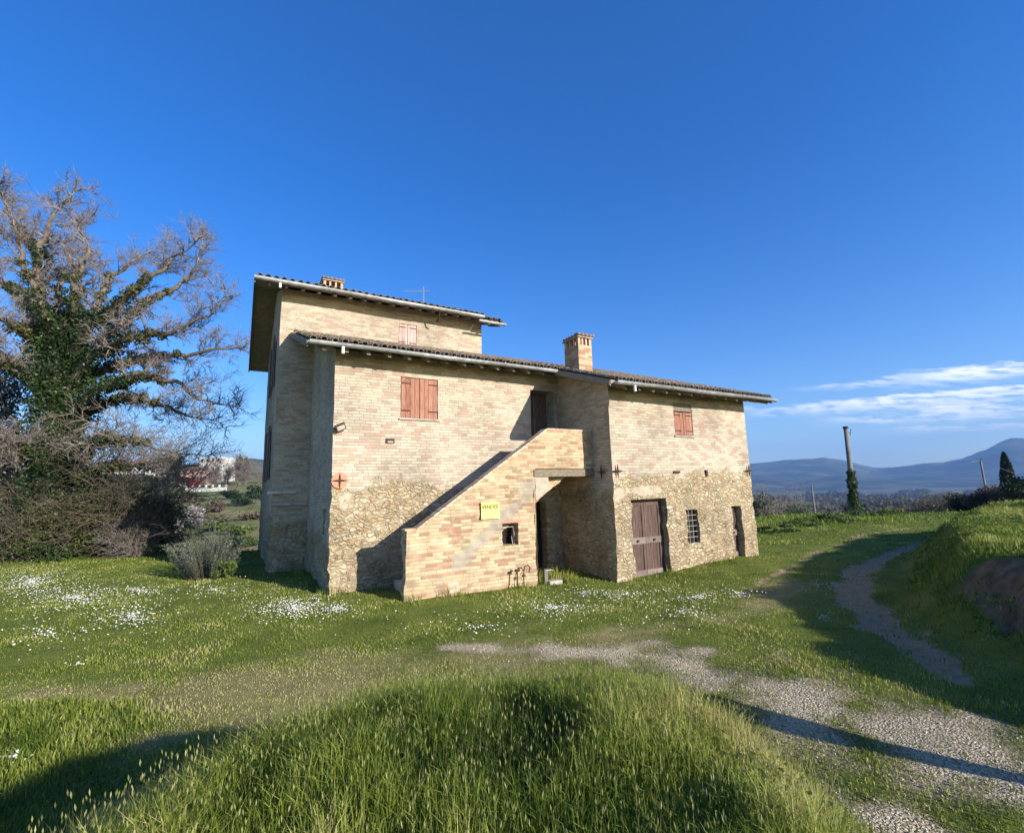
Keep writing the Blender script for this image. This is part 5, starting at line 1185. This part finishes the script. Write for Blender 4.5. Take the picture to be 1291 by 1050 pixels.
# ------------------------------------------------------------------ haze
hz = MB(); hz.bx((-9500, -200, -140), (9500, 12500, 900))
HZ = bpy.data.materials.new('haze_mat'); HZ.use_nodes = True; t = NT(HZ.node_tree); t.n.clear()
out = t.n.new('ShaderNodeOutputMaterial'); pv = t.node('ShaderNodeVolumePrincipled', {'Color': (.30, .54, 1.0, 1), 'Density': .00012, 'Anisotropy': .0}); t.l.new(pv.outputs[0], out.inputs['Volume'])
ho = hz.build('haze', HZ); tag(ho, 'thin blue haze in the air over the valley', 'haze', kind='stuff')
# ------------------------------------------------------------------ sky and sun
w = bpy.data.worlds.new('World'); sc.world = w; w.use_nodes = True; t = NT(w.node_tree); t.n.clear()
out = t.n.new('ShaderNodeOutputWorld'); bg = t.n.new('ShaderNodeBackground'); t.l.new(bg.outputs[0], out.inputs[0])
sky = t.n.new('ShaderNodeTexSky'); sky.sky_type = 'NISHITA'; sky.sun_disc = False; sky.sun_elevation = SEL; sky.sun_rotation = SAZ
sky.altitude = 300; sky.air_density = 1.0; sky.dust_density = .35; sky.ozone_density = 2.6
gen = t.n.new('ShaderNodeTexCoord').outputs['Generated']; x, y, z = t.sep(gen)
# clouds: a thin broken layer low in the sky on the right
iz = t.m('DIVIDE', 1., t.m('MAXIMUM', t.m('ADD', z, .02), .02))
ta = t.m('DIVIDE', x, t.m('MAXIMUM', y, .05)); te = t.m('DIVIDE', z, t.m('MAXIMUM', y, .05))
cp = t.comb(t.m('MULTIPLY', ta, 3.), t.m('MULTIPLY', te, 17.), 0.)
n1 = t.noise(cp, 2.6, 7, .6, .15); n2 = t.noise(cp, 6., 5, .6)
cm = 0.
for (ax_, ay_, slp, wd, lo_, hi_, st_) in ((.50, .150, .012, .0065, .46, .68, .8), (.75, .160, .055, .009, .62, .80, 1.), (.95, .2165, .085, .010, .88, .98, 1.), (.95, .136, .055, .009, .86, .93, 1.), (.66, .122, .02, .005, .72, .80, .8), (.98, .232, .02, .004, .93, .97, .6), (1.0, .104, .01, .004, .86, .92, .7), (.72, .201, .05, .004, .69, .74, .5)):
    ctr = t.m('ADD', ay_, t.m('MULTIPLY', t.m('SUBTRACT', ta, ax_), slp))
    ctr = t.m('ADD', ctr, t.m('MULTIPLY', t.m('SUBTRACT', n1, .5), .045))
    dlt = t.m('SUBTRACT', te, ctr); up = t.sm(dlt, wd*1.7, wd*.8); dn = t.sm(dlt, -wd*3.2, wd*.1)
    k = t.m('MULTIPLY', t.m('MULTIPLY', up, dn), t.m('MULTIPLY', t.sm(ta, lo_-.12, hi_), st_))
    cm = t.m('MAXIMUM', cm, k)
cm = t.m('MULTIPLY', cm, t.sm(t.m('ADD', t.m('MULTIPLY', n1, .5), t.m('MULTIPLY', n2, .5)), .38, .57), clamp=True)
hs = t.node('ShaderNodeHueSaturation', {'Hue': .517, 'Saturation': 1.42, 'Value': 1.2, 'Color': sky.outputs[0]}).outputs[0]
cc = t.mix(t.m('MULTIPLY', cm, .95), hs, (9.0, 8.9, 8.9))
t.l.new(cc, bg.inputs[0]); bg.inputs[1].default_value = .125
sl = bpy.data.lights.new('sun', 'SUN'); sl.energy = 5.; sl.angle = math.radians(.53); sl.color = (1, .95, .86)
so = bpy.data.objects.new('sun', sl); col.objects.link(so)
dv = Vector((math.sin(SAZ)*math.cos(SEL), math.cos(SAZ)*math.cos(SEL), math.sin(SEL))); so.rotation_euler = dv.to_track_quat('Z', 'Y').to_euler(); so.location = (20, -20, 30)
sc.view_settings.view_transform = 'Standard'; sc.view_settings.look = 'None'; sc.view_settings.exposure = .64; sc.view_settings.gamma = 1
sc.cycles.max_bounces = 6; sc.cycles.volume_bounces = 0
sc.render.film_transparent = False
